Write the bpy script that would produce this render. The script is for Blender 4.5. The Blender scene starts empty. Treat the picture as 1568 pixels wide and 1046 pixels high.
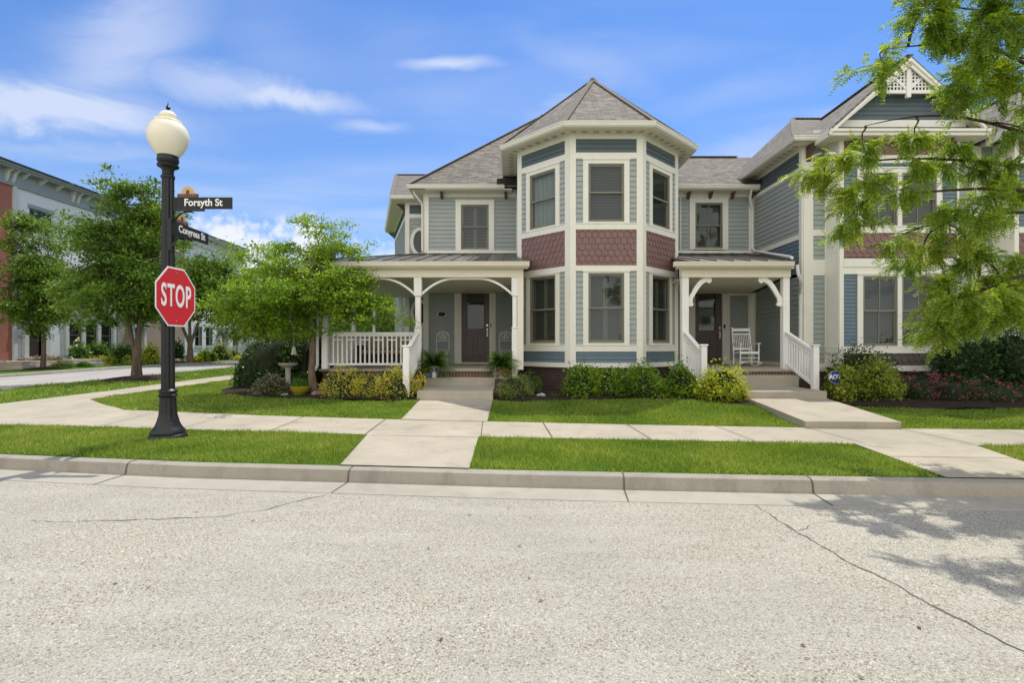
import bpy, bmesh, math, random
import numpy as np
from mathutils import Vector, Matrix
from mathutils.geometry import tessellate_polygon
R = math.radians
rng = np.random.default_rng(7)
random.seed(7)
scene = bpy.context.scene
COL = scene.collection

# ------------------------------------------------------------ camera
cd = bpy.data.cameras.new('camera'); cam = bpy.data.objects.new('camera', cd); COL.objects.link(cam)
cam.location = (0, 0, 1.6); cam.rotation_euler = (R(90), 0, 0)
cd.sensor_width = 36; cd.sensor_fit = 'HORIZONTAL'; cd.lens = 36*800/1568
cd.shift_y = 7/1568; cd.clip_end = 3000; cd.clip_start = 0.05
scene.camera = cam
F_ = 800.0
def X_(px, Y): return (px-784)*Y/F_
def Z_(py, Y): return 1.6-(py-530)*Y/F_

# ------------------------------------------------------------ light
SUN_EL, SUN_AZ = R(64), math.atan2(.40, .90)      # azimuth from +Y towards +X
sd = bpy.data.lights.new('sun', 'SUN'); sun = bpy.data.objects.new('sun', sd); COL.objects.link(sun)
sd.energy = 2.7; sd.angle = R(.53); sd.color = (1, .955, .87)
d = Vector((math.sin(SUN_AZ)*math.cos(SUN_EL), math.cos(SUN_AZ)*math.cos(SUN_EL), math.sin(SUN_EL)))
sun.rotation_euler = d.to_track_quat('Z', 'Y').to_euler()
W = bpy.data.worlds.new("World"); scene.world = W; W.use_nodes = True
scene.view_settings.view_transform = 'Standard'; scene.view_settings.look = 'None'
scene.view_settings.exposure = 0.62; scene.view_settings.gamma = 1
def world():
    nt = W.node_tree; n = nt.nodes; L = nt.links; n.clear()
    out = n.new('ShaderNodeOutputWorld'); bg = n.new('ShaderNodeBackground'); bg.inputs[1].default_value = .15
    L.new(bg.outputs[0], out.inputs[0])
    sky = n.new('ShaderNodeTexSky'); sky.sky_type = 'NISHITA'; sky.sun_disc = False
    sky.sun_elevation = SUN_EL; sky.sun_rotation = SUN_AZ; sky.air_density = 1.15; sky.dust_density = .4; sky.ozone_density = 2.2
    hs = n.new('ShaderNodeHueSaturation'); hs.inputs['Saturation'].default_value = 1.12; hs.inputs['Value'].default_value = 1.0
    L.new(sky.outputs[0], hs.inputs['Color'])
    tc = n.new('ShaderNodeTexCoord'); sep = n.new('ShaderNodeSeparateXYZ'); L.new(tc.outputs['Generated'], sep.inputs[0])
    def M(op, a, b=None, c=None):
        m = n.new('ShaderNodeMath'); m.operation = op
        for i, v in enumerate((a, b, c)):
            if v is None: continue
            if isinstance(v, (int, float)): m.inputs[i].default_value = v
            else: L.new(v, m.inputs[i])
        return m.outputs[0]
    zc = M('MAXIMUM', sep.outputs[2], .03)
    zz = M('ADD', zc, .12)
    px = M('DIVIDE', sep.outputs[0], zz); py = M('DIVIDE', sep.outputs[1], zz)
    cb = n.new('ShaderNodeCombineXYZ'); L.new(px, cb.inputs[0]); L.new(py, cb.inputs[1])
    def noise(scale, sx, sy, rot, off, det=6, rough=.55, dist=.6):
        mp = n.new('ShaderNodeMapping'); mp.inputs['Scale'].default_value = (sx, sy, 1); mp.inputs['Rotation'].default_value = (0, 0, rot)
        mp.inputs['Location'].default_value = off
        L.new(cb.outputs[0], mp.inputs[0])
        t = n.new('ShaderNodeTexNoise'); t.inputs['Scale'].default_value = scale; t.inputs['Detail'].default_value = det
        t.inputs['Roughness'].default_value = rough; t.inputs['Distortion'].default_value = dist
        L.new(mp.outputs[0], t.inputs['Vector']); return t.outputs[0]
    def ramp(v, a, b):
        r = n.new('ShaderNodeMapRange'); r.interpolation_type = 'SMOOTHSTEP'
        L.new(v, r.inputs[0]); r.inputs[1].default_value = a; r.inputs[2].default_value = b; return r.outputs[0]
    # cirrus, mostly towards the left
    big = noise(.55, 1, 1, 0, (3.1, 1.7, 0), 3, .5, .3)
    wis = noise(1.1, .45, 1.5, R(-14), (.4, 5.2, 0), 6, .5, .8)
    left = M('MULTIPLY_ADD', sep.outputs[0], -.50, .50)
    cir = M('MULTIPLY', ramp(M('MULTIPLY_ADD', left, .16, big), .48, .74), ramp(wis, .34, .70))
    cir = M('MULTIPLY', cir, M('MULTIPLY_ADD', left, .7, .16))
    # named wisps seen in the sky: (azimuth x/y, elevation z/y, half widths, tilt, strength)
    ry = M('MAXIMUM', sep.outputs[1], .02)
    ax = M('DIVIDE', sep.outputs[0], ry); az = M('DIVIDE', sep.outputs[2], ry)
    wn = noise(2.6, 1, 1, 0, (9, 4, 0), 6, .6, .8)
    for (cx, cz, wx, wz, tilt, st) in ((-.86, .455, .22, .055, .10, 1.15), (-.80, .36, .26, .022, .06, .8), (-.74, .58, .16, .07, -.35, .6), (-.55, .505, .20, .032, .22, .6), (-.43, .475, .13, .022, .12, .95),
                                      (-.118, .5375, .085, .0135, 0, 1.0), (-.27, .42, .065, .013, .05, .75), (-.65, .30, .25, .02, .1, .45), (.1, .45, .09, .03, -.1, .45), (.13, .55, .16, .05, .3, .35), (.5, .38, .24, .035, -.30, .5), (.46, .50, .2, .04, -.25, .4), (.55, .27, .2, .03, -.2, .4)):
        dx = M('SUBTRACT', ax, cx); dz = M('SUBTRACT', az, cz)
        dz = M('MULTIPLY_ADD', dx, tilt, dz)
        dz = M('ADD', dz, M('MULTIPLY', M('SUBTRACT', wn, .5), wz*3.4+.012))
        q = M('ADD', M('POWER', M('DIVIDE', dx, wx), 2), M('POWER', M('DIVIDE', dz, wz), 2))
        g = M('EXPONENT', M('MULTIPLY', q, -1.0))
        g = M('MULTIPLY', g, M('MULTIPLY', st, ramp(wis, .2, .62)))
        cir = M('MAXIMUM', cir, g)
    # cumulus bank low on the left
    cn = noise(1, 1, 1, 0, (0, 0, 0)); 
    cb2 = n.new('ShaderNodeCombineXYZ'); L.new(ax, cb2.inputs[0]); L.new(az, cb2.inputs[1])
    t = n.new('ShaderNodeTexNoise'); t.inputs['Scale'].default_value = 11; t.inputs['Detail'].default_value = 7; t.inputs['Roughness'].default_value = .55
    L.new(cb2.outputs[0], t.inputs['Vector'])
    dx = M('DIVIDE', M('SUBTRACT', ax, -.50), .24); dz = M('DIVIDE', M('SUBTRACT', az, .195), .062)
    q = M('ADD', M('POWER', dx, 2), M('POWER', dz, 2))
    cu = ramp(M('SUBTRACT', t.outputs[0], M('MULTIPLY', q, .16)), .34, .47)
    # low general haze cloud near the horizon
    hz = M('MULTIPLY', M('EXPONENT', M('MULTIPLY', zc, -4.2)), .95)
    front = ramp(sep.outputs[1], 0.0, .2)
    f1 = M('MULTIPLY', M('MINIMUM', cir, .85), 1.0); f2 = M('MULTIPLY', M('MULTIPLY', cu, .9), front)
    def mix(f, a, col):
        m = n.new('ShaderNodeMix'); m.data_type = 'RGBA'; L.new(f, m.inputs[0]); L.new(a, m.inputs[6]); m.inputs[7].default_value = col; return m.outputs[2]
    tn = n.new('ShaderNodeMix'); tn.data_type = 'RGBA'; tn.blend_type = 'MULTIPLY'; tn.inputs[0].default_value = 1; L.new(hs.outputs[0], tn.inputs[6]); tn.inputs[7].default_value = (.245, .425, .66, 1)
    back = n.new('ShaderNodeMapRange'); back.interpolation_type = 'SMOOTHSTEP'; L.new(sep.outputs[1], back.inputs[0]); back.inputs[1].default_value = .05; back.inputs[2].default_value = -.35  # unseen bright cloud bank behind the camera, added as fill for the facades
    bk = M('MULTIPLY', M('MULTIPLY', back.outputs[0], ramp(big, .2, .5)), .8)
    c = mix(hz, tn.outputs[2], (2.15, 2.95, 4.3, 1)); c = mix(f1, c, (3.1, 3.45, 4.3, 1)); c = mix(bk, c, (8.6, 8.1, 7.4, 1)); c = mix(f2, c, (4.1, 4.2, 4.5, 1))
    up = n.new('ShaderNodeMix'); up.data_type = 'RGBA'
    L.new(ramp(sep.outputs[2], -.02, .0), up.inputs[0]); up.inputs[6].default_value = (1.6, 1.7, 1.4, 1); L.new(c, up.inputs[7])
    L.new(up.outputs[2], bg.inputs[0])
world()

# ------------------------------------------------------------ materials
class NT:
    def __init__(s, name):
        s.m = bpy.data.materials.new(name); s.m.use_nodes = True; s.n = s.m.node_tree.nodes; s.L = s.m.node_tree.links
        s.b = s.n['Principled BSDF']; s.out = s.n['Material Output']
    def add(s, t, **k):
        x = s.n.new(t)
        for a, v in k.items(): setattr(x, a, v)
        return x
    def noise(s, scale, det=4, rough=.5, coord='Object', sc=(1, 1, 1), dist=0):
        tc = s.add('ShaderNodeTexCoord'); mp = s.add('ShaderNodeMapping'); mp.inputs['Scale'].default_value = sc
        s.L.new(tc.outputs[coord], mp.inputs[0]); t = s.add('ShaderNodeTexNoise')
        t.inputs['Scale'].default_value = scale; t.inputs['Detail'].default_value = det; t.inputs['Roughness'].default_value = rough; t.inputs['Distortion'].default_value = dist
        s.L.new(mp.outputs[0], t.inputs['Vector']); return t.outputs[0]
    def ramp(s, v, stops):
        r = s.add('ShaderNodeValToRGB'); e = r.color_ramp.elements
        while len(e) > 1: e.remove(e[-1])
        for i, (p, c) in enumerate(stops):
            c = tuple(c)+(1,) if len(c) == 3 else c
            if i == 0: e[0].position = p; e[0].color = c
            else: x = e.new(p); x.color = c
        s.L.new(v, r.inputs[0]); return r.outputs[0]
    def mix(s, f, a, b, mode='MIX'):
        m = s.add('ShaderNodeMix', data_type='RGBA', blend_type=mode)
        for i, v in ((0, f), (6, a), (7, b)):
            if isinstance(v, (int, float)): m.inputs[i].default_value = v
            elif isinstance(v, tuple): m.inputs[i].default_value = v+(1,) if len(v) == 3 else v
            else: s.L.new(v, m.inputs[i])
        return m.outputs[2]
    def math(s, op, a, b=0):
        m = s.add('ShaderNodeMath', operation=op)
        for i, v in enumerate((a, b)):
            if isinstance(v, (int, float)): m.inputs[i].default_value = v
            else: s.L.new(v, m.inputs[i])
        return m.outputs[0]
    def bump(s, h, st=.3, dist=.01):
        b = s.add('ShaderNodeBump'); b.inputs['Strength'].default_value = st; b.inputs['Distance'].default_value = dist
        s.L.new(h, b.inputs['Height']); s.L.new(b.outputs[0], s.b.inputs['Normal']); return b
    def col(s, c):
        if isinstance(c, tuple): s.b.inputs['Base Color'].default_value = c+(1,)
        else: s.L.new(c, s.b.inputs['Base Color'])
    def rough(s, r, spec=.5, metal=0):
        s.b.inputs['Roughness'].default_value = r; s.b.inputs['Specular IOR Level'].default_value = spec; s.b.inputs['Metallic'].default_value = metal
def sc_(c, k): return tuple(min(1, x*k) for x in c)
def paint(name, c, rough=.6, var=.08, scale=3, spec=.3, bump=0, metal=0):
    t = NT(name)
    n1 = t.noise(scale, 5, .6); n2 = t.noise(scale*9, 3, .6)
    a = t.mix(t.math('MULTIPLY', n1, 1), sc_(c, 1-var*1.6), sc_(c, 1+var*1.2))
    st = t.noise(7, 4, .6, sc=(1, 1, .10)); a = t.mix(t.ramp(st, [(.5, (0, 0, 0)), (.75, (.55, .55, .55))]), a, sc_(c, 1-var*2.6))
    t.col(t.mix(t.math('MULTIPLY', n2, .5), a, sc_(c, 1-var)))
    t.rough(rough, spec, metal)
    if bump: t.bump(n2, bump, .004)
    return t.m
M = {}
M['trim'] = paint('cream_paint', (.775, .765, .675), .55, .05)
M['white'] = paint('white_paint', (.82, .81, .77), .5, .06)
M['soffit'] = paint('soffit_paint', (.76, .71, .58), .6, .05)
M['sid_light'] = paint('sage_grey_paint', (.34, .38, .36), .6, .07, 5, bump=.05)
M['sid_dark'] = paint('dark_slate_paint', (.105, .138, .155), .55, .08, 5)
M['sid_blue'] = paint('slate_blue_paint', (.13, .185, .225), .55, .08, 5)
M['scallop'] = paint('mauve_brown_paint', (.225, .135, .122), .6, .14, 4, bump=.1)
M['scallop2'] = paint('grey_brown_paint', (.12, .10, .09), .6, .1, 4)
M['corbel'] = paint('brown_paint', (.13, .075, .06), .5, .1)
M['sash'] = paint('taupe_sash_paint', (.21, .205, .155), .5, .05)
M['shutter'] = paint('shutter_paint', (.25, .255, .225), .6, .05)
M['blind'] = paint('blind_vinyl', (.15, .16, .145), .6, .05)
M['vent'] = paint('soffit_vent', (.46, .43, .34), .7, .05)
M['curtain'] = paint('sheer_curtain', (.5, .52, .5), .9, .06, 6)
M['cap'] = paint('ridge_cap_shingle', (.20, .18, .152), .95, .2, 8, bump=.3)
M['interior'] = paint('room_interior', (.05, .05, .045), .9, .2, 1.5)
M['door'] = paint('brown_door_paint', (.095, .07, .06), .4, .08, spec=.5)
M['black'] = paint('black_metal_paint', (.009, .011, .010), .42, .25, 6, spec=.42, bump=.05)
M['signblack'] = paint('black_sign_face', (.018, .020, .018), .5, .1)
M['chrome'] = paint('brushed_nickel', (.6, .58, .53), .28, .05, metal=.9)
M['roofmetal'] = paint('bronze_roof_metal', (.13, .12, .105), .38, .12, 2, spec=.6, metal=.35)
M['flash'] = paint('black_flashing', (.02, .02, .02), .6, .1)
M['signred'] = paint('red_sign_face', (.62, .022, .035), .35, .04, spec=.5)
M['signwhite'] = paint('white_sign_letter', (.85, .85, .84), .35, .02)
M['blueceramic'] = paint('blue_glazed_pot', (.12, .2, .26), .25, .1)
M['yellowpot'] = paint('yellow_glazed_pot', (.34, .29, .02), .3, .1)
M['stonegrey'] = paint('cast_stone', (.36, .34, .30), .85, .15, 8, bump=.4)
M['darkwood'] = paint('dark_wicker', (.035, .03, .028), .7, .2, 20)
M['cushion'] = paint('tan_cushion', (.36, .30, .2), .9, .1)
M['plaque'] = paint('dark_plaque', (.02, .022, .02), .5, .2)
M['lampglobe'] = None
M['adt'] = paint('navy_sign_face', (.03, .04, .24), .4, .05)
M['gold'] = paint('gold_emblem', (.60, .42, .16), .5, .08)
M['plum'] = paint('plum_emblem', (.13, .05, .06), .5, .08)
M['greycornice'] = paint('grey_cornice_paint', (.28, .30, .30), .6, .06)
M['palecornice'] = paint('pale_cornice_paint', (.52, .54, .52), .6, .06)
M['rock'] = paint('pale_rock', (.42, .40, .37), .9, .2, 12, bump=.6)
M['rockdark'] = paint('grey_rock', (.22, .20, .18), .9, .25, 12, bump=.6)

def m_globe():
    t = NT('acrylic_globe'); t.col((.80, .755, .60)); t.rough(.32, .5)
    t.b.inputs['Subsurface Weight'].default_value = .35; t.b.inputs['Subsurface Radius'].default_value = (.15, .13, .09); t.b.inputs['Subsurface Scale'].default_value = .5
    return t.m
M['lampglobe'] = m_globe()
def m_glass(name='window_glass', tint=(.58, .62, .59), rgh=.02):
    t = NT(name); n = t.n; L = t.L
    ge = t.add('ShaderNodeNewGeometry'); dt = t.add('ShaderNodeVectorMath', operation='DOT_PRODUCT'); L.new(ge.outputs['Normal'], dt.inputs[0]); L.new(ge.outputs['Incoming'], dt.inputs[1])
    ic = t.math('SUBTRACT', 1, t.math('ABSOLUTE', dt.outputs['Value'])); fr = t.math('ADD', t.math('MULTIPLY', t.math('POWER', ic, 5), .9), .042)
    nz = t.noise(1.3, 2, .4); bp = t.add('ShaderNodeBump'); bp.inputs['Strength'].default_value = .25; bp.inputs['Distance'].default_value = .03; L.new(nz, bp.inputs['Height'])
    gl = t.add('ShaderNodeBsdfGlossy'); gl.inputs['Roughness'].default_value = rgh; gl.inputs[0].default_value = (.95, 1, 1, 1); L.new(bp.outputs[0], gl.inputs['Normal'])
    tr = t.add('ShaderNodeBsdfTransparent'); tr.inputs[0].default_value = tint+(1,)
    mx = t.add('ShaderNodeMixShader'); L.new(fr, mx.inputs[0]); L.new(tr.outputs[0], mx.inputs[1]); L.new(gl.outputs[0], mx.inputs[2]); L.new(mx.outputs[0], t.out.inputs[0])
    return t.m
M['glass'] = m_glass()
def m_shingle():
    t = NT('asphalt_shingle'); uv = t.add('ShaderNodeUVMap')
    b = t.add('ShaderNodeTexBrick'); b.offset = .37; b.squash = 1
    for k, v in (('Scale', 1), ('Mortar Size', .006), ('Mortar Smooth', .2), ('Bias', 0), ('Brick Width', .34), ('Row Height', .125)): b.inputs[k].default_value = v
    b.inputs['Color1'].default_value = (.26, .243, .212, 1); b.inputs['Color2'].default_value = (.13, .122, .107, 1); b.inputs['Mortar'].default_value = (.05, .045, .04, 1)
    t.L.new(uv.outputs[0], b.inputs['Vector'])
    b2 = t.add('ShaderNodeTexBrick'); b2.offset = .61
    for k, v in (('Scale', 1), ('Mortar Size', 0), ('Bias', .1), ('Brick Width', .17), ('Row Height', .125)): b2.inputs[k].default_value = v
    b2.inputs['Color1'].default_value = (.7, .7, .7, 1); b2.inputs['Color2'].default_value = (1.15, 1.12, 1.1, 1)
    t.L.new(uv.outputs[0], b2.inputs['Vector'])
    c = t.mix(1.0, b.outputs['Color'], b2.outputs['Color'], 'MULTIPLY')
    g = t.noise(140, 2, .7); c = t.mix(t.math('MULTIPLY', g, .4), c, (.30, .275, .235))
    w = t.noise(1.2, 3, .6); c = t.mix(t.math('MULTIPLY', w, .35), c, (.17, .15, .13))
    sp0 = t.add('ShaderNodeSeparateXYZ'); t.L.new(uv.outputs[0], sp0.inputs[0]); f0 = t.math('FRACT', t.math('DIVIDE', sp0.outputs[1], .125))
    sc2 = t.add('ShaderNodeSeparateColor'); t.L.new(b2.outputs['Color'], sc2.inputs[0])
    ln = t.ramp(f0, [(0, (1, 1, 1)), (.20, (.9, .9, .9)), (.36, (0, 0, 0))]); ms = t.ramp(sc2.outputs[0], [(.70, (1, 1, 1)), (1.0, (.25, .25, .25))])
    c = t.mix(t.math('MULTIPLY', ln, ms), c, (.045, .038, .032))  # butt shadow of each shingle course painted in as broken dark lines
    t.col(c); t.rough(.92, .2)
    # sawtooth course height
    sp = t.add('ShaderNodeSeparateXYZ'); t.L.new(uv.outputs[0], sp.inputs[0])
    f = t.math('FRACT', t.math('DIVIDE', sp.outputs[1], .125)); f = t.math('SUBTRACT', 1, f)
    t.bump(t.math('ADD', f, t.math('MULTIPLY', b.outputs['Fac'], -.5)), .8, .02)
    return t.m
M['shingle'] = m_shingle()
def m_brick(name, c1, c2, mort, w=.215, h=.075, vertical=False, rough=.9):
    t = NT(name); uv = t.add('ShaderNodeUVMap'); b = t.add('ShaderNodeTexBrick')
    for k, v in (('Scale', 1), ('Mortar Size', .008), ('Mortar Smooth', .1), ('Bias', 0), ('Brick Width', w), ('Row Height', h)): b.inputs[k].default_value = v
    if vertical: b.offset = 0
    for k, v in (('Color1', c1), ('Color2', c2), ('Mortar', mort)): b.inputs[k].default_value = v+(1,)
    t.L.new(uv.outputs[0], b.inputs['Vector'])
    n1 = t.noise(2.5, 4, .6); n2 = t.noise(40, 3, .6)
    c = t.mix(t.math('MULTIPLY', n1, .5), b.outputs['Color'], sc_(c2, .7)); c = t.mix(t.math('MULTIPLY', n2, .3), c, sc_(mort, .8))
    t.col(c); t.rough(rough, .2); t.bump(t.math('SUBTRACT', 1, b.outputs['Fac']), .6, .008)
    return t.m
M['brickdark'] = m_brick('dark_brick', (.085, .045, .038), (.05, .03, .027), (.13, .11, .095))
M['bricksoldier'] = m_brick('soldier_brick', (.16, .06, .045), (.10, .045, .035), (.32, .29, .25), .085, .6, True)
M['brickred'] = m_brick('red_brick', (.44, .13, .085), (.34, .095, .06), (.36, .27, .22), .3, .1)
M['brickwhite'] = m_brick('whitewashed_brick', (.80, .81, .81), (.74, .75, .75), (.62, .63, .63), .3, .1)
M['bricktan'] = m_brick('tan_brick', (.42, .30, .22), (.34, .24, .17), (.45, .40, .34), .3, .1)

def m_road():
    t = NT('chip_seal_asphalt')
    tc = t.add('ShaderNodeTexCoord')
    def vor(s, dist=None):
        v = t.add('ShaderNodeTexVoronoi'); v.inputs['Scale'].default_value = s; t.L.new(tc.outputs['Object'], v.inputs['Vector']); return v
    v1 = vor(120); v2 = vor(85)
    sp = t.add('ShaderNodeSeparateColor'); t.L.new(v1.outputs['Color'], sp.inputs[0])
    c = t.ramp(sp.outputs[0], [(0, (.26, .225, .165)), (.10, (.35, .325, .25)), (.5, (.425, .40, .32)), (.88, (.50, .475, .385)), (1, (.62, .60, .51))])
    pit = t.ramp(v1.outputs['Distance'], [(0, (1, 1, 1)), (.48, (1, 1, 1)), (.85, (.50, .49, .45))])
    c = t.mix(1.0, c, pit, 'MULTIPLY')
    sp2 = t.add('ShaderNodeSeparateColor'); t.L.new(v2.outputs['Color'], sp2.inputs[0])
    c = t.mix(t.ramp(sp2.outputs[0], [(0, (1, 1, 1)), (.045, (1, 1, 1)), (.06, (0, 0, 0))]), c, (.16, .125, .09))
    sp3 = sp2.outputs[1]
    c = t.mix(t.ramp(sp3, [(0, (0, 0, 0)), (.96, (0, 0, 0)), (.975, (1, 1, 1))]), c, (.58, .55, .49))
    big = t.noise(.35, 5, .6); mid = t.noise(2.2, 4, .6, sc=(.35, 1.4, 1))
    c = t.mix(t.ramp(big, [(.35, (0, 0, 0)), (.72, (.62, .62, .62))]), c, (.29, .275, .235))
    c = t.mix(t.ramp(mid, [(.45, (0, 0, 0)), (.8, (.35, .35, .35))]), c, (.52, .49, .44))
    rust = t.noise(9, 2, .4); c = t.mix(t.ramp(rust, [(.80, (0, 0, 0)), (.84, (.55, .55, .55))]), c, (.42, .22, .11))
    t.col(c); t.rough(.93, .25)
    h = t.math('SUBTRACT', 1, v1.outputs['Distance']); t.bump(h, .55, .006)
    return t.m
M['road'] = m_road()
def m_conc(name, c, fine=.5, stain=.25):
    t = NT(name); a = t.noise(.8, 6, .65); b = t.noise(9, 4, .6); f = t.noise(110, 3, .7); st = t.noise(2.2, 5, .7, sc=(1, 1, .4))
    x = t.mix(t.ramp(a, [(.3, (0, 0, 0)), (.7, (1, 1, 1))]), sc_(c, .78), sc_(c, 1.10)); x = t.mix(t.math('MULTIPLY', b, .25), x, sc_(c, .75))
    x = t.mix(t.ramp(st, [(.52, (0, 0, 0)), (.72, (stain,)*3)]), x, sc_(c, .45))
    x = t.mix(t.ramp(f, [(.35, (fine,)*3), (.55, (0, 0, 0))]), x, sc_(c, .62))
    t.col(x); t.rough(.88, .25); t.bump(f, .25, .004); return t.m
M['concrete'] = m_conc('sidewalk_concrete', (.46, .41, .315), .5, .5)
M['curb'] = m_conc('curb_concrete', (.37, .34, .275), .7, .6)
M['gutter'] = m_conc('gutter_concrete', (.42, .395, .32), .6, .45)
M['step'] = m_conc('step_concrete', (.43, .39, .31), .3, .2)
M['street'] = m_conc('far_street_concrete', (.42, .40, .37), .4, .1)
M['joint'] = paint('joint_gap', (.12, .105, .085), .95, .2, 20)
M['crack'] = paint('tar_crack', (.15, .135, .11), .95, .3, 20)
def m_ground(name, stops, s1=3, s2=60, bump=.5):
    t = NT(name); a = t.noise(s1, 4, .6); b = t.noise(s2, 4, .7)
    c = t.ramp(b, stops); c = t.mix(t.ramp(a, [(.3, (0, 0, 0)), (.8, (.5, .5, .5))]), c, stops[-1][1]); t.col(c); t.rough(.95, .1); t.bump(b, bump, .03); return t.m
M['lawn'] = m_ground('lawn_turf', [(.3, (.018, .05, .006)), (.5, (.05, .125, .012)), (.7, (.10, .20, .02))], 1.2, 90)
M['mulch'] = m_ground('bark_mulch', [(.35, (.012, .009, .007)), (.55, (.04, .028, .02)), (.75, (.10, .075, .055))], 5, 55, 1)
M['farground'] = m_ground('far_ground', [(.3, (.03, .07, .01)), (.7, (.07, .13, .02))], .2, 5)
def m_leaf(name, lo, mid, hi, trans=.35, yellow=None, clump=1.3):
    t = NT(name); g = t.add('ShaderNodeNewGeometry')
    st = [(0, lo), (.5, mid), (.95, hi)]
    if yellow: st = [(0, lo), (.45, mid), (.8, hi), (1, yellow)]
    cl = t.noise(clump, 3, .5)
    v = t.math('ADD', t.math('MULTIPLY', g.outputs['Random Per Island'], .65), t.math('MULTIPLY', t.math('SUBTRACT', cl, .32), .95))
    c = t.ramp(v, st)
    t.col(c); t.rough(.48, .4)
    tr = t.add('ShaderNodeBsdfTranslucent'); tc = t.mix(1.0, c, (1.5, 1.35, .5), 'MULTIPLY'); t.L.new(tc, tr.inputs[0])
    mx = t.add('ShaderNodeMixShader'); mx.inputs[0].default_value = trans
    t.L.new(t.b.outputs[0], mx.inputs[1]); t.L.new(tr.outputs[0], mx.inputs[2]); t.L.new(mx.outputs[0], t.out.inputs[0]); return t.m
M['grass'] = m_leaf('grass_blade', (.05, .12, .012), (.175, .275, .03), (.34, .42, .07), .35, (.50, .47, .19), .8)
M['leaf_locust'] = m_leaf('honeylocust_leaf', (.075, .165, .02), (.185, .31, .036), (.37, .47, .07), .52, (.58, .57, .12), 1.0)
M['leaf_green'] = m_leaf('green_leaf', (.035, .10, .010), (.085, .19, .018), (.16, .30, .03), .4)
M['leaf_bright'] = m_leaf('bright_leaf', (.07, .16, .014), (.19, .33, .025), (.36, .48, .05), .42)
M['leaf_far'] = m_leaf('maple_leaf', (.04, .10, .014), (.11, .215, .024), (.26, .38, .045), .35, clump=.7)
M['leaf_dark'] = m_leaf('viburnum_leaf', (.012, .04, .008), (.028, .075, .014), (.06, .13, .025), .2)
M['leaf_hedge'] = m_leaf('hedge_leaf', (.015, .045, .006), (.035, .09, .012), (.10, .19, .02), .22)
M['leaf_spirea'] = m_leaf('golden_spirea_leaf', (.24, .30, .03), (.50, .52, .07), (.80, .70, .13), .35, (.80, .60, .28), 5)
M['leaf_olive'] = m_leaf('olive_leaf', (.09, .14, .02), (.22, .29, .06), (.42, .46, .15), .3, clump=5)
M['leaf_gold_olive'] = m_leaf('olive_gold_leaf', (.09, .14, .015), (.24, .31, .03), (.46, .50, .07), .38, clump=3)
M['leaf_yellow'] = m_leaf('yellow_green_leaf', (.16, .24, .02), (.38, .45, .03), (.66, .66, .09), .4, clump=3)
M['leaf_vary'] = m_leaf('variegated_leaf', (.06, .07, .03), (.15, .16, .07), (.42, .40, .28), .25, clump=6)
M['leaf_fern'] = m_leaf('fern_frond', (.05, .14, .014), (.11, .25, .03), (.24, .40, .06), .35, clump=4)
M['pink'] = m_leaf('pink_petal', (.45, .09, .14), (.6, .16, .22), (.72, .36, .38), .3)
M['magenta'] = m_leaf('magenta_petal', (.26, .035, .09), (.40, .07, .14), (.50, .16, .22), .3)
M['orange'] = m_leaf('orange_petal', (.75, .20, .02), (.85, .42, .04), (.85, .6, .1), .3)
M['yellowfl'] = m_leaf('yellow_petal', (.8, .6, .04), (.85, .72, .08), (.9, .8, .3), .3)
M['whitefl'] = m_leaf('white_petal', (.6, .65, .45), (.75, .78, .62), (.85, .86, .75), .3)
M['mauvefl'] = m_leaf('mauve_petal', (.28, .12, .12), (.38, .20, .18), (.45, .30, .24), .3)
def m_bark(name, c):
    t = NT(name); n = t.noise(14, 5, .7, sc=(1, 1, .22)); t.col(t.ramp(n, [(.3, sc_(c, .45)), (.6, c), (.8, sc_(c, 1.5))])); t.rough(.95, .1); t.bump(n, 1, .03); return t.m
M['bark'] = m_bark('bark', (.16, .12, .085)); M['barkdark'] = m_bark('dark_bark', (.075, .055, .04)); M['barktan'] = m_bark('tan_bark', (.22, .165, .11))
M['core'] = paint('twiggy_interior', (.02, .03, .01), .95, .3, 20)

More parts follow.
